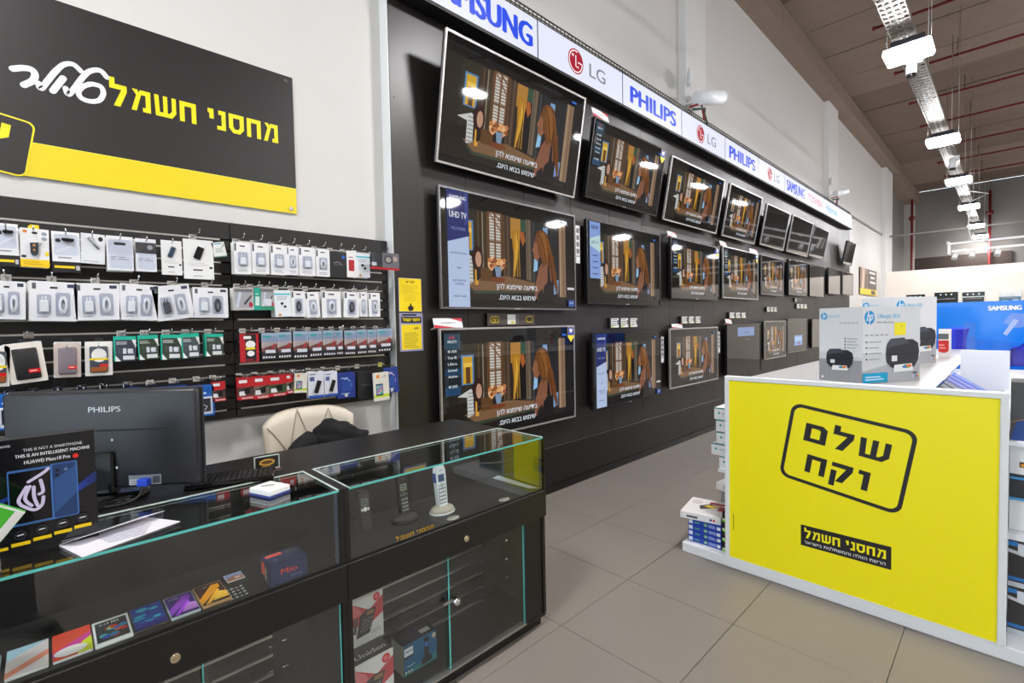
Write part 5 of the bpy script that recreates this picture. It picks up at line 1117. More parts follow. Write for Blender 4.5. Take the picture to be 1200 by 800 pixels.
t = thing('brochure', 'folded white brochure lying on the glass top by the black carton', 'brochure', (0, 0, ZT+.001))
pa, pb, pc, pd = (-1.722, .005), (-1.588, .045), (-1.675, .262), (-1.80, .19)
part('lower_leaf', MB().prismz([pa, pb, pc, pd], 0, .0015), mat('paper', (222, 220, 226), .5), t)
fold = MB().add([(pa[0], pa[1], .002), (pd[0], pd[1], .002), (pd[0]+.06, pd[1]+.045, .022), (pa[0]+.05, pa[1]+.03, .022), (pa[0], pa[1], .003), (pd[0], pd[1], .003), (pd[0]+.06, pd[1]+.045, .0232), (pa[0]+.05, pa[1]+.03, .0232)], [(0, 1, 2, 3), (7, 6, 5, 4), (0, 4, 5, 1), (1, 5, 6, 2), (2, 6, 7, 3), (3, 7, 4, 0)])
part('upper_leaf', fold, MATS['paper'], t)
tx = MB()
for q in range(7): tx.box(-1.72+q*.012, -1.716+q*.012, .075+q*.004, .20-q*.004, .0015, .0018)
part('text_lines', tx, mat('ink_grey', (120, 124, 150), .6), t)

t = thing('small_white_box', 'small white box with blue edge lying on the glass top', 'box', (-1.742, .528, ZT+.001), .35)
part('carton', B(-.05, .05, -.04, .04, .006, .024, b=.002), WHITEP, t); part('blue_tray', B(-.0505, .0505, -.0405, .0405, 0, .006), mat('tray_blue', (60, 76, 150), .4), t)
put_art('print', Art().rr(-.02, -.004, .02, .004, .002, (60, 60, 66)), t, (-.01, 0, .0245), rot=(-R90, 0, .9))
t = thing('card_stand', 'clear acrylic card stand with gold print on the worktop', 'card stand', (-2.02, .605, ZT), R90-.1)
part('holder', MB().box(-.045, .045, .0, .003, .008, .062).box(-.055, .055, -.02, .03, 0, .003).box(-.05, .05, .006, .008, .01, .05), ACRYL, t)
part('rim', MB().box(-.045, -.042, -.001, .004, .008, .062).box(.042, .045, -.001, .004, .008, .062).box(-.045, .045, -.001, .004, .059, .062).box(-.045, .045, -.001, .004, .008, .011), PALEEDGE, t)
put_art('card_print', Art().rect(-.04, .012, .04, .057, (30, 26, 24)).ell(0, .036, .028, .013, (196, 150, 60)).ell(0, .036, .02, .007, (90, 60, 24)).lines(-.02, .02, .018, .022, 1, (206, 170, 90), .5), t, (0, -.0015, 0))

# ------------------------------------------------------------------ chair with jacket behind the counter
CRM = mat('cream_leather', (214, 204, 188), .45)
t = thing('office_chair', 'cream quilted swivel chair behind the counter', 'chair', (-2.62, 1.05, 0), R90)
part('base', MB().lathe([(.22, 0), (.22, .012), (.06, .03), (.03, .05)], n=28), CHROME, t)
part('column', MB().cyl((0, 0, .04), (0, 0, .47), .03, 16), CHROME, t)
part('seat', MB().box(-.23, .23, -.2, .2, .47, .56, b=.035, seg=3), CRM, t)
def shellback():
    mb = MB(); nx, nz = 14, 8
    def P(u, v, off):
        wv = .215+.03*math.sin(v*math.pi*.5); x = u*wv; rz_ = (1-.12*abs(u)**4)
        z = .56+v*.49*rz_; y = .17-.08*u*u+.03*v-off
        return (x, y, z)
    vs = []
    for k_ in range(2):
        for j in range(nz+1):
            for i in range(nx+1): vs.append(P(-1+2*i/nx, j/nz, .03 if k_ == 0 else 0))
    n1 = (nx+1)*(nz+1); fs = []
    for j in range(nz):
        for i in range(nx):
            a0 = j*(nx+1)+i; fs.append((a0, a0+1, a0+nx+2, a0+nx+1)); fs.append((n1+a0, n1+a0+nx+1, n1+a0+nx+2, n1+a0+1))
    ring = [j*(nx+1) for j in range(nz+1)]+[nz*(nx+1)+i for i in range(1, nx+1)]+[j*(nx+1)+nx for j in range(nz-1, -1, -1)]+[i for i in range(nx-1, 0, -1)]
    for q in range(len(ring)): b0, b1 = ring[q], ring[(q+1) % len(ring)]; fs.append((b0, n1+b0, n1+b1, b1))
    mb.add(vs, fs, True); return mb, P
mb, Pf = shellback()
bk = part('backrest', mb, CRM, t)
SEAM = mat('seam_tan', (176, 164, 146), .6)
def seam(u0, v0, u1, v1): return MB().tube([Pf(u0+(u1-u0)*s/8, v0+(v1-v0)*s/8, .032) for s in range(9)], .004, 5)
for s in ((-.95, .95, -.45, .5), (-.45, .5, -.2, 1.0), (-.2, 1.0, .15, .5), (.15, .5, .5, .98), (.5, .98, .75, .5), (-.95, .5, .95, .5), (-.45, .5, -.9, .05), (-.45, .5, -.15, .05), (.15, .5, -.15, .05), (.15, .5, .45, .05), (.75, .5, .45, .05)): part('seam', seam(*s), SEAM, bk)
part('piping', MB().tube([Pf(-1, v/8, .015) for v in range(9)]+[Pf(-1+2*i/14, 1, .015) for i in range(1, 15)]+[Pf(1, 1-v/8, .015) for v in range(1, 9)], .007, 6), SEAM, bk)
t = thing('jacket', 'crumpled black jacket draped over the cream chair', 'jacket', (-2.62, 1.05, 0), R90)
bm = bmesh.new(); bmesh.ops.create_icosphere(bm, subdivisions=4, radius=1)
rn = random.Random(9)
from mathutils import noise as mnoise
for v in bm.verts:
    n_ = v.co.normalized(); d = 1+.22*mnoise.noise(n_*2.2)+.10*mnoise.noise(n_*5.0)+.04*mnoise.noise(n_*11)
    v.co = Vector((n_.x*.18*d+.12+.03*math.sin(n_.z*5), n_.y*.07*d+.085-.03*n_.z, .83+n_.z*.155*d*(1-.25*abs(n_.x))))
part('cloth', MB().frombm(bm, True), mat('jacket_black', (14, 14, 15), .85, noise=.2, nscale=40, bump=.2), t)
part('sleeve', MB().tube(smooth([(-.02, .05, .90), (-.10, .02, .86), (-.15, .01, .78), (-.13, .01, .66)]), [.045]*19, 10), MATS['jacket_black'], t)

# ================================================================== GONDOLA WITH THE YELLOW SIGN
GW = mat('gondola_white', (228, 230, 234), .4)
YS = 2.94; DZ = 1.135
t = thing('gondola', 'long white shop gondola carrying the printer cartons on its top deck', 'shelving', (0, YS, 0))
part('plinth', B(-1.48, .75, .0, 4.3, 0, .064, b=.004), GW, t)
part('core', B(-1.15, -.03, .06, 4.25, .064, .9), GW, t)
part('top_deck', B(-1.17, -.25, .04, 4.28, DZ-.03, DZ, b=.003), mat('deck_grey', (176, 174, 174), .4), t)
part('deck_support', B(-1.15, -.27, .06, 4.25, .9, DZ-.03), GW, t)
part('shelf', B(-1.28, -1.16, .09, 4.2, .545, .565), GW, t)
part('shelf', B(-.02, .55, .12, 4.2, .50, .53), GW, t); part('shelf', B(-.02, .55, .12, 4.2, .92, .94), GW, t)
part('rear_end_panel', B(-.22, -.002, 1.2, 1.22, .9, 1.286), GW, t)
part('side_wall', B(-.022, -.002, .04, 1.2, .9, 1.05), GW, t)
part('bin_floor', B(-.245, -.022, .04, 4.25, .9, .92), GW, t)
gd = part('deck_guard', MB().box(-.252, -.246, .05, 3.86, DZ-.03, DZ+.022), ACRYL, t)
part('guard_end', B(-.34, -.25, 3.84, 3.86, DZ, DZ+.30), ACRYL, gd)
part('guard_clip', MB().box(-.262, -.252, .05, 3.86, DZ, DZ+.006), mat('strip_grey', (120, 118, 124), .2, metal=.5), gd)
# packs lying in the bin beside the deck
for q in range(6):
    b = thing('ink_pack', ['glossy beige pack at the front of the bin behind the sign', 'glossy black pack in the bin behind the sign', 'second black pack in the bin behind the sign', 'blue ink pack in the bin, next to the black packs', 'blue ink pack in the middle of the bin', 'blue ink pack at the back of the bin'][q], 'package', (-.145, YS+.14+q*.17, .9205), 0, 'packs in the bin', rx=0)
    cc = [mat('beige_gloss', (150, 130, 122), .15), BLKG, mat('slate_gloss', (46, 46, 56), .12), mat('blue_gloss', (30, 50, 190), .12), mat('blue_gloss', (30, 50, 190), .12), mat('blue_gloss2', (34, 90, 220), .12)][q]
    part('carton', MB().prism([(-.095, 0), (.075, 0), (.075, .12), (-.095, .235)], -.07, .07), cc, b)
    put_art('label_print', Art().rect(-.08, .05, .05, .10, (190, 196, 220)).lines(-.07, .04, .06, .09, 2, (60, 60, 90), .4), b, (0, -.0706, 0))

# the yellow board
t = thing('yellow_sign_board', 'large yellow board with black Hebrew slogan closing the gondola end', 'sign', (0, YS, 0))
part('board', B(-1.19, -.008, .0, .03, .066, 1.164), GW, t)
fwid = .026
part('frame_bar', B(-1.197, 0, -.012, .032, 1.142, 1.168, b=.003), WHITEM, t); part('frame_bar', B(-1.197, -1.172, -.012, .032, .065, 1.142, b=.003), WHITEM, t); part('frame_bar', B(-.028, .0, -.012, .032, .065, 1.142, b=.003), WHITEM, t)
part('frame_bar', B(-1.172, -.028, -.004, .01, .065, .070), WHITEM, t)
a = Art(.0001).rect(-1.174, .069, -.026, 1.144, (250, 236, 2))
Mx = tilted(-.597, .792, math.radians(-9.3))
KK = (26, 22, 28)
a.rr(-.272, -.212, .272, .212, .05, KK, Mx, 8); a.rr(-.254, -.194, .254, .194, .036, (250, 236, 2), Mx, 8)
a.glyphs(['fmem', 'lamed', 'shin'], -.188, .185, .022, .098, KK, Mx, gap=.2)
a.glyphs(['het', 'qof', 'vav'], -.155, .128, -.145, .098, KK, Mx, gap=.2)
a.rect(-.789, .262, -.395, .376, KK)
a.glyphs(HEBLOGO, -.772, -.416, .308, .044, (250, 236, 2)); a.text('הרשת הזולה והמשתלמת בישראל', -.594, .277, .017, (240, 240, 244), w=.352, heb=True, off=.012)
for q in range(9): a.rect(-1.152, .24+q*.011, -1.147, .247+q*.011, (90, 84, 20))
put_art('print', a, t, (0, -.001, 0))

# ------------------------------------------------------------------ printer cartons
HPB = (0, 150, 214)
def printer_art(a_, cx, cz, k_):
    class SQ:
        def poly(s, pts, c): a_.poly([(x, cz+(y-cz)*.74) for x, y in pts], c); return s
        def rect(s, x0, y0, x1, y1, c): a_.rect(x0, cz+(y0-cz)*.74, x1, cz+(y1-cz)*.74, c); return s
        def ell(s, x, y, rx, ry, c): a_.ell(x, cz+(y-cz)*.74, rx, ry*.74, c); return s
    a = SQ()
    a.poly([(cx-.18*k_, cz-.02*k_), (cx-.17*k_, cz-.11*k_), (cx-.12*k_, cz-.17*k_), (cx+.13*k_, cz-.17*k_), (cx+.17*k_, cz-.1*k_), (cx+.185*k_, cz+.0*k_), (cx+.17*k_, cz+.09*k_), (cx+.11*k_, cz+.13*k_), (cx+.03*k_, cz+.13*k_), (cx+.02*k_, cz+.15*k_), (cx-.13*k_, cz+.14*k_), (cx-.17*k_, cz+.08*k_)], (40, 44, 54))
    a.poly([(cx-.17*k_, cz+.04*k_), (cx-.13*k_, cz+.13*k_), (cx+.02*k_, cz+.14*k_), (cx+.08*k_, cz+.09*k_), (cx-.1*k_, cz+.06*k_)], (72, 78, 90)).rect(cx-.17*k_, cz-.03*k_, cx+.175*k_, cz-.02*k_, (20, 22, 28)).rect(cx-.12*k_, cz-.1*k_, cx-.06*k_, cz-.04*k_, (226, 230, 234)).poly([(cx-.13*k_, cz-.13*k_), (cx+.11*k_, cz-.12*k_), (cx+.07*k_, cz-.16*k_), (cx-.1*k_, cz-.165*k_)], (18, 18, 22))
    a.poly([(cx-.09*k_, cz-.14*k_), (cx+.1*k_, cz-.13*k_), (cx+.12*k_, cz-.21*k_), (cx-.1*k_, cz-.22*k_)], (232, 236, 236)).ell(cx+.05*k_, cz-.16*k_, .045*k_, .022*k_, (80, 180, 90)).ell(cx+.07*k_, cz-.155*k_, .03*k_, .018*k_, (230, 120, 50)).ell(cx+.02*k_, cz-.165*k_, .025*k_, .015*k_, (60, 120, 200))
def hp_logo(a, cx, cz, r):
    a.ell(cx, cz, r, r, HPB, 28); I = (236, 242, 248)
    a.stroke([(cx-r*.12, cz+r*.95), (cx-r*.55, cz-r*.45)], r*.17, I); a.stroke(smooth([(cx-r*.38, cz+r*.1), (cx-r*.1, cz+r*.35), (cx+.0*r, cz+r*.2), (cx-r*.2, cz-r*.45)], 4), r*.15, I)
    a.stroke(smooth([(cx+r*.32, cz+r*.4), (cx-r*.1, cz-r*.98)], 2), r*.17, I); a.stroke(smooth([(cx+r*.3, cz+r*.35), (cx+r*.62, cz+r*.3), (cx+r*.5, cz-r*.2), (cx+r*.1, cz-r*.42)], 4), r*.15, I)
def hp_front(w, h, big, note=True):
    a = Art().rect(0, 0, w, h, (222, 224, 228)); a.poly([(0, 0), (w, 0), (w, h*.34), (0, h*.40)], (206, 208, 212))
    if big:
        a.poly([(0, 0), (w, 0), (w, h*.33), (0, h*.16)], (176, 178, 184)); hp_logo(a, w*.12, h*.86, h*.09); a.text('OfficeJet 3830', w*.245, h*.85, h*.055, (90, 190, 226), w=w*.39, align='l').text('Home office printing', w*.245, h*.785, h*.026, (80, 84, 92), w=w*.28, align='l')
        if note: a.rect(w*.54, h*.62, w*.74, h*.79, (250, 234, 40)); a.lines(w*.64, w*.70, h*.73, h*.75, 1, (190, 170, 40), .4)
        for q in range(5): a.rect(w*(.04+q*.085), h*.625, w*(.09+q*.085), h*.635, (120, 124, 130))
        for q in range(4): a.rect(w*.05, h*(.53-q*.075), w*.075, h*(.55-q*.075), (40, 44, 52)).lines(w*.1, w*.32, h*(.53-q*.075), h*(.55-q*.075), 1, (150, 154, 160), .5, q)
        printer_art(a, w*.68, h*.40, w*1.6); a.rect(0, .004, w*.42, h*.135, (0, 160, 206)).lines(w*.04, w*.36, h*.035, h*.10, 2, (220, 240, 248), .4).lines(w*.86, w*.96, h*.09, h*.13, 1, (90, 92, 98), .6)
        for q, cc in enumerate(((235, 235, 235), (40, 160, 220), (220, 60, 120), (240, 210, 40))): a.rect(w*(.86+q*.03), h*.05, w*(.88+q*.03), h*.08, cc)
    else:
        a.rect(0, 0, w, h*.30, (150, 152, 158)); hp_logo(a, w*.12, h*.89, h*.05); a.text('OfficeJet 3830', w*.23, h*.875, h*.03, (120, 196, 226), w=w*.28, align='l')
        for q in range(5): a.rect(w*(.5+q*.09), h*.79, w*(.56+q*.09), h*.80, (140, 144, 150))
        for q in range(4): a.rect(w*.62, h*(.575-q*.04), w*.645, h*(.595-q*.04), (40, 44, 52)).lines(w*.68, w*.93, h*(.575-q*.04), h*(.595-q*.04), 1, (160, 164, 170), .5, q)
        printer_art(a, w*.50, h*.33, w*1.75); a.ell(w*.1, h*.05, .008, .008, (240, 240, 240), 10)
    return a
def carton(P, Q1, Q2, h, label):
    """P near corner, Q1 left corner, Q2 right corner on the deck"""
    d1 = Vector((P[0]-Q1[0], P[1]-Q1[1])); d2 = Vector((Q2[0]-P[0], Q2[1]-P[1])); ang = math.atan2(d2.y, d2.x); w2 = d2.length; w1 = d1.length
    t = thing('printer_carton', label, 'box', (P[0], P[1], DZ+.0005), ang)
    part('carton', B(0, w2, 0, w1, 0, h, b=.002), mat('carton_pale', (206, 206, 210), .5), t)
    put_art('front_print', hp_front(w2, h, True, h < .5), t, (0, -.0008, 0))
    put_art('side_print', hp_front(w1, h, False), t, (-.0008, w1, 0), rot=(0, 0, -R90))
    part('tape', B(0.01, w2-.01, w1*.5-.025, w1*.5+.025, h, h+.0005), mat('carton_tape', (190, 180, 160), .3), t)
    return t
carton((-.568, 3.224), (-.76, 3.40), (-.365, 3.62), .425, 'white printer carton with a yellow note, standing at the gondola end')
carton((-.613, 4.664), (-.844, 4.78), (-.41, 5.06), .52, 'taller white printer carton directly behind the one with the yellow note')
t = thing('toner_box', 'small white and red box on the gondola deck behind the printer cartons', 'box', (-.452, 5.76, DZ+.0005), .05)
part('carton', B(0, .085, 0, .1, 0, .25), CARD, t)
put_art('print', Art().rect(0, 0, .085, .25, (232, 228, 226)).rr(-.0, .04, .07, .15, .03, (206, 36, 36)).rect(0, .05, .035, .15, (206, 36, 36)).rect(0, .11, .07, .15, (206, 36, 36)).rect(.0, .16, .068, .21, (96, 98, 100)).lines(.005, .05, .07, .12, 2, (240, 170, 160), .4), t, (0, -.0006, 0))

# ------------------------------------------------------------------ goods on the left of the gondola
TB = mat('tape_beige', (206, 190, 166), .5)
for q in range(5):
    xo = [0, .008, -.02, .02, .03][q]; zz = .5655+(4-q)*.077
    t = thing('white_carton', ['topmost small white carton of the pile at the sign edge', 'second small white carton from the top of the pile', 'middle small white carton of the pile', 'fourth small white carton, sticking out of the pile', 'lowest small white carton of the pile on the shelf'][q], 'box', (-1.315+[.0, .01, .012, -.02, .03][q], YS+.12, zz), .02*(-1)**q, 'pile of small white cartons')
    part('carton', B(0, .13, 0, .25, 0, .074, b=.001), CARD, t)
    put_art('print', Art().rect(0, .066, .13, .074, (40, 130, 120)).ell(.03, .04, .007, .008, (40, 150, 130), 10).lines(.05, .1, .03, .045, 2, (120, 150, 150), .4, q), t, (0, -.0006, 0))
    put_art('side_print', Art().rect(0, 0, .25, .074, (206, 186, 160)).rect(.01, .004, .24, .07, (222, 222, 220)), t, (-.0006, .25, 0), rot=(0, 0, -R90))
for q in range(4):
    t = thing('blue_carton', ['lowest flat blue carton of the stack on the plinth', 'second flat blue carton of the stack', 'third flat blue carton of the stack', 'top flat blue carton, directly under the white kit box'][q], 'box', (-1.46, YS+.05, .0645+q*.037), [0, .01, -.008, .004][q], 'stack of flat blue cartons')
    part('carton', B(0, .215, 0, .3, 0, .0362, b=.0008), mat('carton_blue', (28, 60, 170), .4), t)
    a = Art().rect(.001, .001, .214, .035, (28, 62, 172)).rect(.004, .006, .03, .03, (216, 224, 236)).ell(.115, .018, .014, .013, (40, 120, 80), 12).text(['20', '20', '20', '30'][q], .115, .011, .014, (226, 240, 230), off=.02).lines(.135, .185, .008, .028, 2, (190, 206, 236), .4, q).rect(.188, .008, .21, .028, (226, 228, 232)).ell(.06, .018, .02, .005, (90, 160, 110), 10)
    put_art('print', a, t, (0, -.0005, 0)); put_art('side_print', Art().rect(0, 0, .3, .0362, (30, 58, 150)).rect(.2, .006, .28, .03, (200, 210, 226)), t, (-.0005, .3, 0), rot=(0, 0, -R90))
t = thing('kit_carton', 'white flat carton with red and yellow print lying on the blue cartons', 'box', (-1.50, YS+.02, .214), .18)
part('carton', B(0, .25, 0, .30, 0, .042, b=.001), CARD, t)
put_art('top_print', Art().rect(0, 0, .25, .30, (226, 222, 220)).poly([(.10, .10), (.2, .17), (.14, .22), (.08, .16)], (40, 38, 42)).poly([(.11, .16), (.17, .14), (.2, .19), (.13, .2)], (236, 200, 20)).rect(.13, .22, .24, .26, (180, 40, 44)).rect(.2, .12, .245, .2, (170, 60, 60)).lines(.02, .09, .18, .26, 3, (150, 130, 130), .3), t, (0, 0, .0425), rot=(-R90, 0, 0))
put_art('front_print', Art().rect(.04, .012, .11, .024, (40, 44, 60)).ell(.19, .02, .008, .008, (60, 60, 130), 10).ell(.21, .02, .008, .008, (210, 60, 80), 10), t, (0, -.0006, 0))
put_art('side_print', Art().rect(0, .0, .30, .042, (222, 220, 220)).rect(0, .004, .1, .036, (190, 30, 40)).lines(.12, .28, .01, .03, 2, (120, 120, 130), .4), t, (-.0006, .30, 0), rot=(0, 0, -R90))
for q in range(4):
    t = thing('green_carton', ['lowest black and lime carton beside the sign', 'second black and lime carton beside the sign', 'third black and lime carton beside the sign', 'top black and lime carton beside the sign'][q], 'box', (-1.238, YS+.05, .0645+q*.062), 0, 'black and lime cartons')
    part('carton', B(0, .06, 0, .28, 0, .061, b=.0008), BLKM, t); put_art('print', Art().rect(0, 0, .06, .012, (130, 220, 40)).rect(0, .012, .06, .02, (226, 240, 210)).rect(0, .02, .06, .061, (26, 26, 26)), t, (0, -.0006, 0))
t = thing('lens_carton', 'flat green edged white carton lying behind the kit carton', 'box', (-1.40, YS+.34, .34), -.1)
part('carton', B(0, .22, 0, .26, 0, .05, b=.001), CARD, t)
put_art('side_print', Art().rect(0, 0, .26, .05, (60, 180, 60)), t, (-.0006, .26, 0), rot=(0, 0, -R90)); put_art('top_print', Art().rect(0, 0, .22, .26, (222, 220, 216)).rect(0, .22, .22, .26, (60, 180, 60)).poly([(.04, .05), (.18, .1), (.16, .16), (.05, .12)], (50, 40, 40)), t, (0, 0, .0505), rot=(-R90, 0, 0)); put_art('front_print', Art().lines(.05, .2, .01, .04, 2, (120, 130, 150), .4), t, (0, -.0006, 0))
for q in range(4):
    t = thing('grey_carton', 'flat grey carton in the stack under the green edged carton', 'box', (-1.39, YS+.40, .0645+q*.0688), .0, 'hidden grey cartons')
    part('carton', B(0, .2, 0, .24, 0, .068), mat('carton_grey', (150, 150, 154), .5), t); put_art('print', Art().lines(.03, .17, .02, .05, 2, (110, 110, 116), .4), t, (0, -.0006, 0))

# ------------------------------------------------------------------ goods on the right of the gondola
def sidebox(x, y, z, w, d, h, m, label, art=None):
    t = thing('boxed_goods', label, 'box', (x, y, z))
    part('carton', B(0, w, 0, d, 0, h, b=.002), m, t)
    if art: put_art('print', art, t, (0, -.0006, 0))
a = Art().rect(0, 0, .5, .26, (66, 66, 66)).poly([(0, .0), (.5, .0), (.5, .26), (.02, .09)], (26, 62, 130)).stroke([(0, .08), (.5, .27)], .004, (150, 110, 60))
sidebox(.003, YS+.16, .9405, .5, .25, .255, BLKM, 'dark grey and blue box on the upper shelf past the sign', a)
a = Art().rect(0, 0, .5, .13, (226, 226, 228)).rr(.03, .06, .055, .085, .003, (70, 46, 20)).ell(.042, .07, .009, .007, (220, 150, 30), 10)
sidebox(.003, YS+.17, .531, .5, .25, .14, CARD, 'white box with a small orange mark on the middle shelf', None)
sidebox(.003, YS+.155, .6715, .5, .25, .245, CARD, 'tall white box with a small orange mark below the dark box', Art().rect(0, .0, .5, .245, (224, 224, 226)).rr(.03, .15, .055, .175, .003, (70, 46, 20)).ell(.042, .16, .009, .007, (220, 150, 30), 10).poly([(0, 0), (.5, 0), (.5, .10), (.0, .12)], (40, 40, 44)).rect(0, .095, .5, .105, (60, 150, 210)).poly([(0, 0), (.5, 0), (.5, .012), (0, .012)], (60, 150, 210)))
for q in range(2):
    zz = .0645+q*.215
    a = Art().rect(0, 0, .5, .213, (48, 44, 44)).poly([(0, .17), (.5, .06), (.5, .04), (0, .155)], (206, 208, 212)).rect(0, .03, .5, .045, (36, 110, 180)).rect(0, .0, .5, .022, (190, 194, 200)).rect(.03, .16, .06, .2, (206, 210, 216)).rect(0, .185, .03, .205, (50, 130, 200))
    sidebox(.003, YS+.15, zz, .5, .25, .214, BLKM, ['lower dark box with blue and silver bands on the plinth', 'upper dark box with blue and silver bands on the plinth'][q], a)

# blue display board standing behind the gondola
t = thing('display_board', 'tall blue display board with glossy stools and white SAMSUNG lettering', 'display board', (-.66, 7.45, 0))
part('board', B(0, 1.45, 0, .05, .80, 1.655, b=.003), mat('board_blue_edge', (20, 70, 190), .3), t)
part('counter_body', B(-.02, 1.47, -.05, .6, 0, .72), GW, t); part('counter_top', B(-.04, 1.49, -.08, .62, .72, .80, b=.004), mat('grey_top', (150, 150, 156), .35), t)
a = Art().rect(0, .8, 1.45, 1.655, (0, 126, 240)).poly([(0, .8), (1.45, .8), (1.45, 1.1), (0, 1.3)], (0, 112, 230))
a.text('SAMSUNG', .61, 1.555, .05, (238, 242, 250), w=.25, off=.05).poly([(.60, 1.42), (.66, 1.52), (.95, 1.5), (.98, 1.42), (.7, 1.36)], (110, 150, 232)).poly([(.60, 1.30), (.68, 1.46), (.72, 1.44), (.63, 1.28)], (170, 190, 240))
def stool(cx, z0, z1, r0, r1, r2, c1, c2):
    pts = []; n = 10
    for i in range(n+1):
        s = i/n; r = (r0*(1-s)**2+2*r1*s*(1-s)+r2*s*s); pts.append((r, z0+(z1-z0)*s))
    a.poly([(cx+r, z) for r, z in pts]+[(cx-r, z) for r, z in pts[::-1]], c1); a.poly([(cx-r*.2, z) for r, z in pts]+[(cx-r*.75, z) for r, z in pts[::-1]], c2); a.ell(cx, z1, r2, r2*.12, tuple(min(255, v+40) for v in c2))
stool(.24, .95, 1.36, .12, .03, .10, (18, 30, 196), (30, 60, 220)); stool(.84, .95, 1.15, .20, .24, .17, (14, 12, 130), (24, 24, 170)); stool(.84, 1.13, 1.32, .16, .03, .04, (22, 24, 170), (50, 60, 210)); stool(1.10, .95, 1.36, .14, .22, .12, (20, 20, 160), (36, 40, 196)); stool(1.0, .9, 1.18, .1, .06, .055, (24, 50, 200), (50, 90, 230)); stool(1.05, .8, .98, .18, .2, .17, (14, 40, 190), (30, 80, 220))
a.rect(.71, .815, .98, .90, (14, 14, 18)).text('NEXT', .78, .855, .03, (226, 226, 230), w=.1, off=.02).lines(.74, .9, .825, .845, 1, (210, 210, 214), .5)
put_art('print', a, t, (0, -.0006, 0), GLOSSP)

# ================================================================== THE PHOTOGRAPHER, mirrored in the counter glass
t = thing('person', 'person in dark trousers and shoes holding a camera before the counter', 'person', (.173, -.237, 0), math.radians(-128.7))
JV = [((0, .03, .95), .135), ((0, .035, 1.12), .125), ((0, .03, 1.30), .15), ((0, .02, 1.43), .085), ((-.03, .0, 1.50), .055), ((-.05, -.035, 1.58), .085), ((-.05, -.03, 1.66), .09), ((-.05, -.02, 1.72), .06),
      ((-.10, .03, .88), .10), ((-.115, .0, .50), .068), ((-.12, .035, .12), .052), ((.10, .03, .88), .10), ((.115, .0, .50), .068), ((.12, .035, .12), .052),
      ((-.18, .03, 1.40), .065), ((-.25, .0, 1.16), .05), ((-.165, -.125, 1.42), .034), ((.18, .03, 1.40), .065), ((.20, -.03, 1.15), .05), ((.0, -.15, 1.40), .034)]
JE = [(0, 1), (1, 2), (2, 3), (3, 4), (4, 5), (5, 6), (6, 7), (0, 8), (8, 9), (9, 10), (0, 11), (11, 12), (12, 13), (2, 14), (14, 15), (15, 16), (2, 17), (17, 18), (18, 19)]
me = bpy.data.meshes.new('figure'); me.from_pydata([v for v, r in JV], JE, []); me.update()
ob = bpy.data.objects.new('figure', me); COL.objects.link(ob)
ms = ob.modifiers.new('skin', 'SKIN'); ms.use_smooth_shade = True; mu = ob.modifiers.new('sub', 'SUBSURF'); mu.levels = 2; mu.render_levels = 2
for i, (v, r) in enumerate(JV):
    ob.data.skin_vertices[0].data[i].radius = (r, r*(.78 if i in (0, 1, 2) else 1)); ob.data.skin_vertices[0].data[i].use_root = (i == 0)
body = bpy.data.meshes.new_from_object(ob.evaluated_get(bpy.context.evaluated_depsgraph_get()))
bpy.data.objects.remove(ob); bpy.data.meshes.remove(me)
TRO = mat('dark_trousers', (24, 25, 32), .9, noise=.2, nscale=30, bump=.2); SHI = mat('grey_shirt', (70, 74, 84), .9, noise=.1, nscale=30, bump=.1); SKN = mat('skin', (196, 150, 124), .5)
body.materials.clear()
for m_ in (TRO, SHI, SKN): body.materials.append(m_)
for p in body.polygons:
    c_ = p.center; p.use_smooth = True
    p.material_index = 0 if c_.z < .98 else (2 if (c_.z > 1.485 or (c_.y < -.085 and c_.z > 1.33 and c_.z < 1.47)) else 1)
part('body', body, None, t)
for sx in (-.12, .12):
    sh = part('shoe', MB().tube([(sx, .07, .05), (sx, .03, .055), (sx, -.05, .05), (sx, -.13, .04), (sx, -.19, .034)], [.036, .046, .044, .042, .026], 12), mat('shoe_black', (16, 16, 18), .4), t)
    part('sole', MB().prismz([(sx-.04, .10), (sx+.04, .10), (sx+.042, -.05), (sx+.046, -.14), (sx+.025, -.215), (sx-.025, -.215), (sx-.046, -.14), (sx-.042, -.05)], 0, .02), mat('sole_grey', (60, 60, 62), .7), sh)
    part('trouser_leg', MB().lathe([(.075, .07), (.07, .12), (.068, .3), (.074, .48)], c=(sx, .02, 0), n=18), TRO, t)
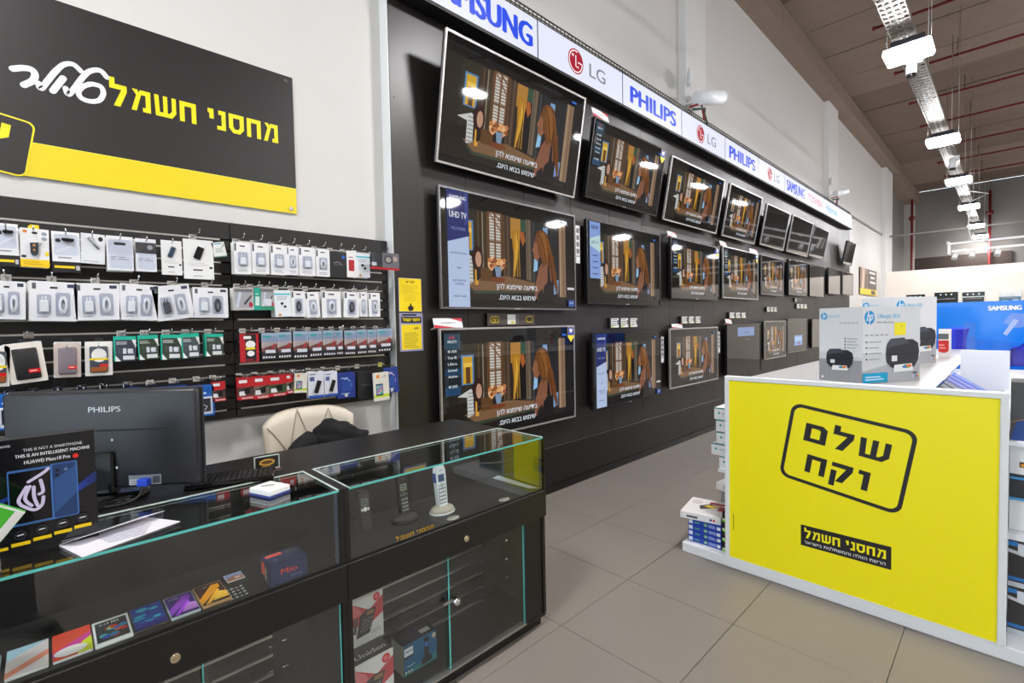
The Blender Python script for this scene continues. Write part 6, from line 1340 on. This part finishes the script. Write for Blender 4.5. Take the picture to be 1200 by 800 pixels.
part('hair', MB().lathe([(.094, 1.62), (.10, 1.68), (.085, 1.74), (.04, 1.775)], c=(-.05, -.01, 0), n=20), mat('dark_hair', (30, 22, 18), .7), t)
part('nose', MB().tube([(-.05, -.11, 1.61), (-.05, -.135, 1.585), (-.05, -.118, 1.575)], [.008, .013, .01], 8), SKN, t)
part('mouth', B(-.072, -.028, -.118, -.108, 1.545, 1.553, b=.003), mat('lips', (150, 90, 84), .5), t)
for sx in (-1, 1):
    part('eye', MB().lathe([(.0015, -.009), (.008, -.004), (.009, 0), (.008, .004), (.0015, .009)], c=(-.05+sx*.032, -.104, 1.622), n=10), WHITEP, t)
    part('ear', MB().tube([(-.05+sx*.088, -.02, 1.65), (-.05+sx*.098, -.01, 1.62), (-.05+sx*.088, -.02, 1.585)], [.008, .012, .008], 8), SKN, t)
def hand(base, dirs, palm, name='hand'):
    h = part(name, palm, SKN, t)
    for pts, r in dirs: part('finger', MB().tube(smooth(pts, 4), [r*(1-.35*i/(len(smooth(pts, 4))-1)) for i in range(len(smooth(pts, 4)))], 8), SKN, h)
hand(None, [([(-.16, -.165, 1.50-.018*q), (-.158, -.205, 1.505-.018*q), (-.13, -.215+.004*q, 1.503-.018*q)], .0085) for q in range(4)]+[([(-.155, -.14, 1.47), (-.13, -.118, 1.49), (-.105, -.118, 1.50)], .0095)], MB().box(-.178, -.148, -.175, -.105, 1.425, 1.51, b=.012, seg=2))
hand(None, [([(-.02-.018*q, -.19, 1.425), (-.03-.018*q, -.225, 1.43), (-.035-.018*q, -.24, 1.452)], .0085) for q in range(4)]+[([(-.01, -.165, 1.425), (-.008, -.20, 1.45), (-.02, -.215, 1.475)], .0095)], MB().box(-.075, .0, -.2, -.125, 1.405, 1.435, b=.012, seg=2))
t = thing('photo_camera', 'black camera held up by the person before the counter', 'camera', (.173, -.237, 0), math.radians(-128.7))
part('camera_body', MB().box(-.142, -.01, -.20, -.135, 1.455, 1.54, b=.008, seg=2).box(-.10, -.05, -.195, -.14, 1.54, 1.565, b=.008), BLKM, t)
part('camera_lens', MB().cyl((-.076, -.20, 1.495), (-.076, -.252, 1.497), .034, 20), BLKG, t)
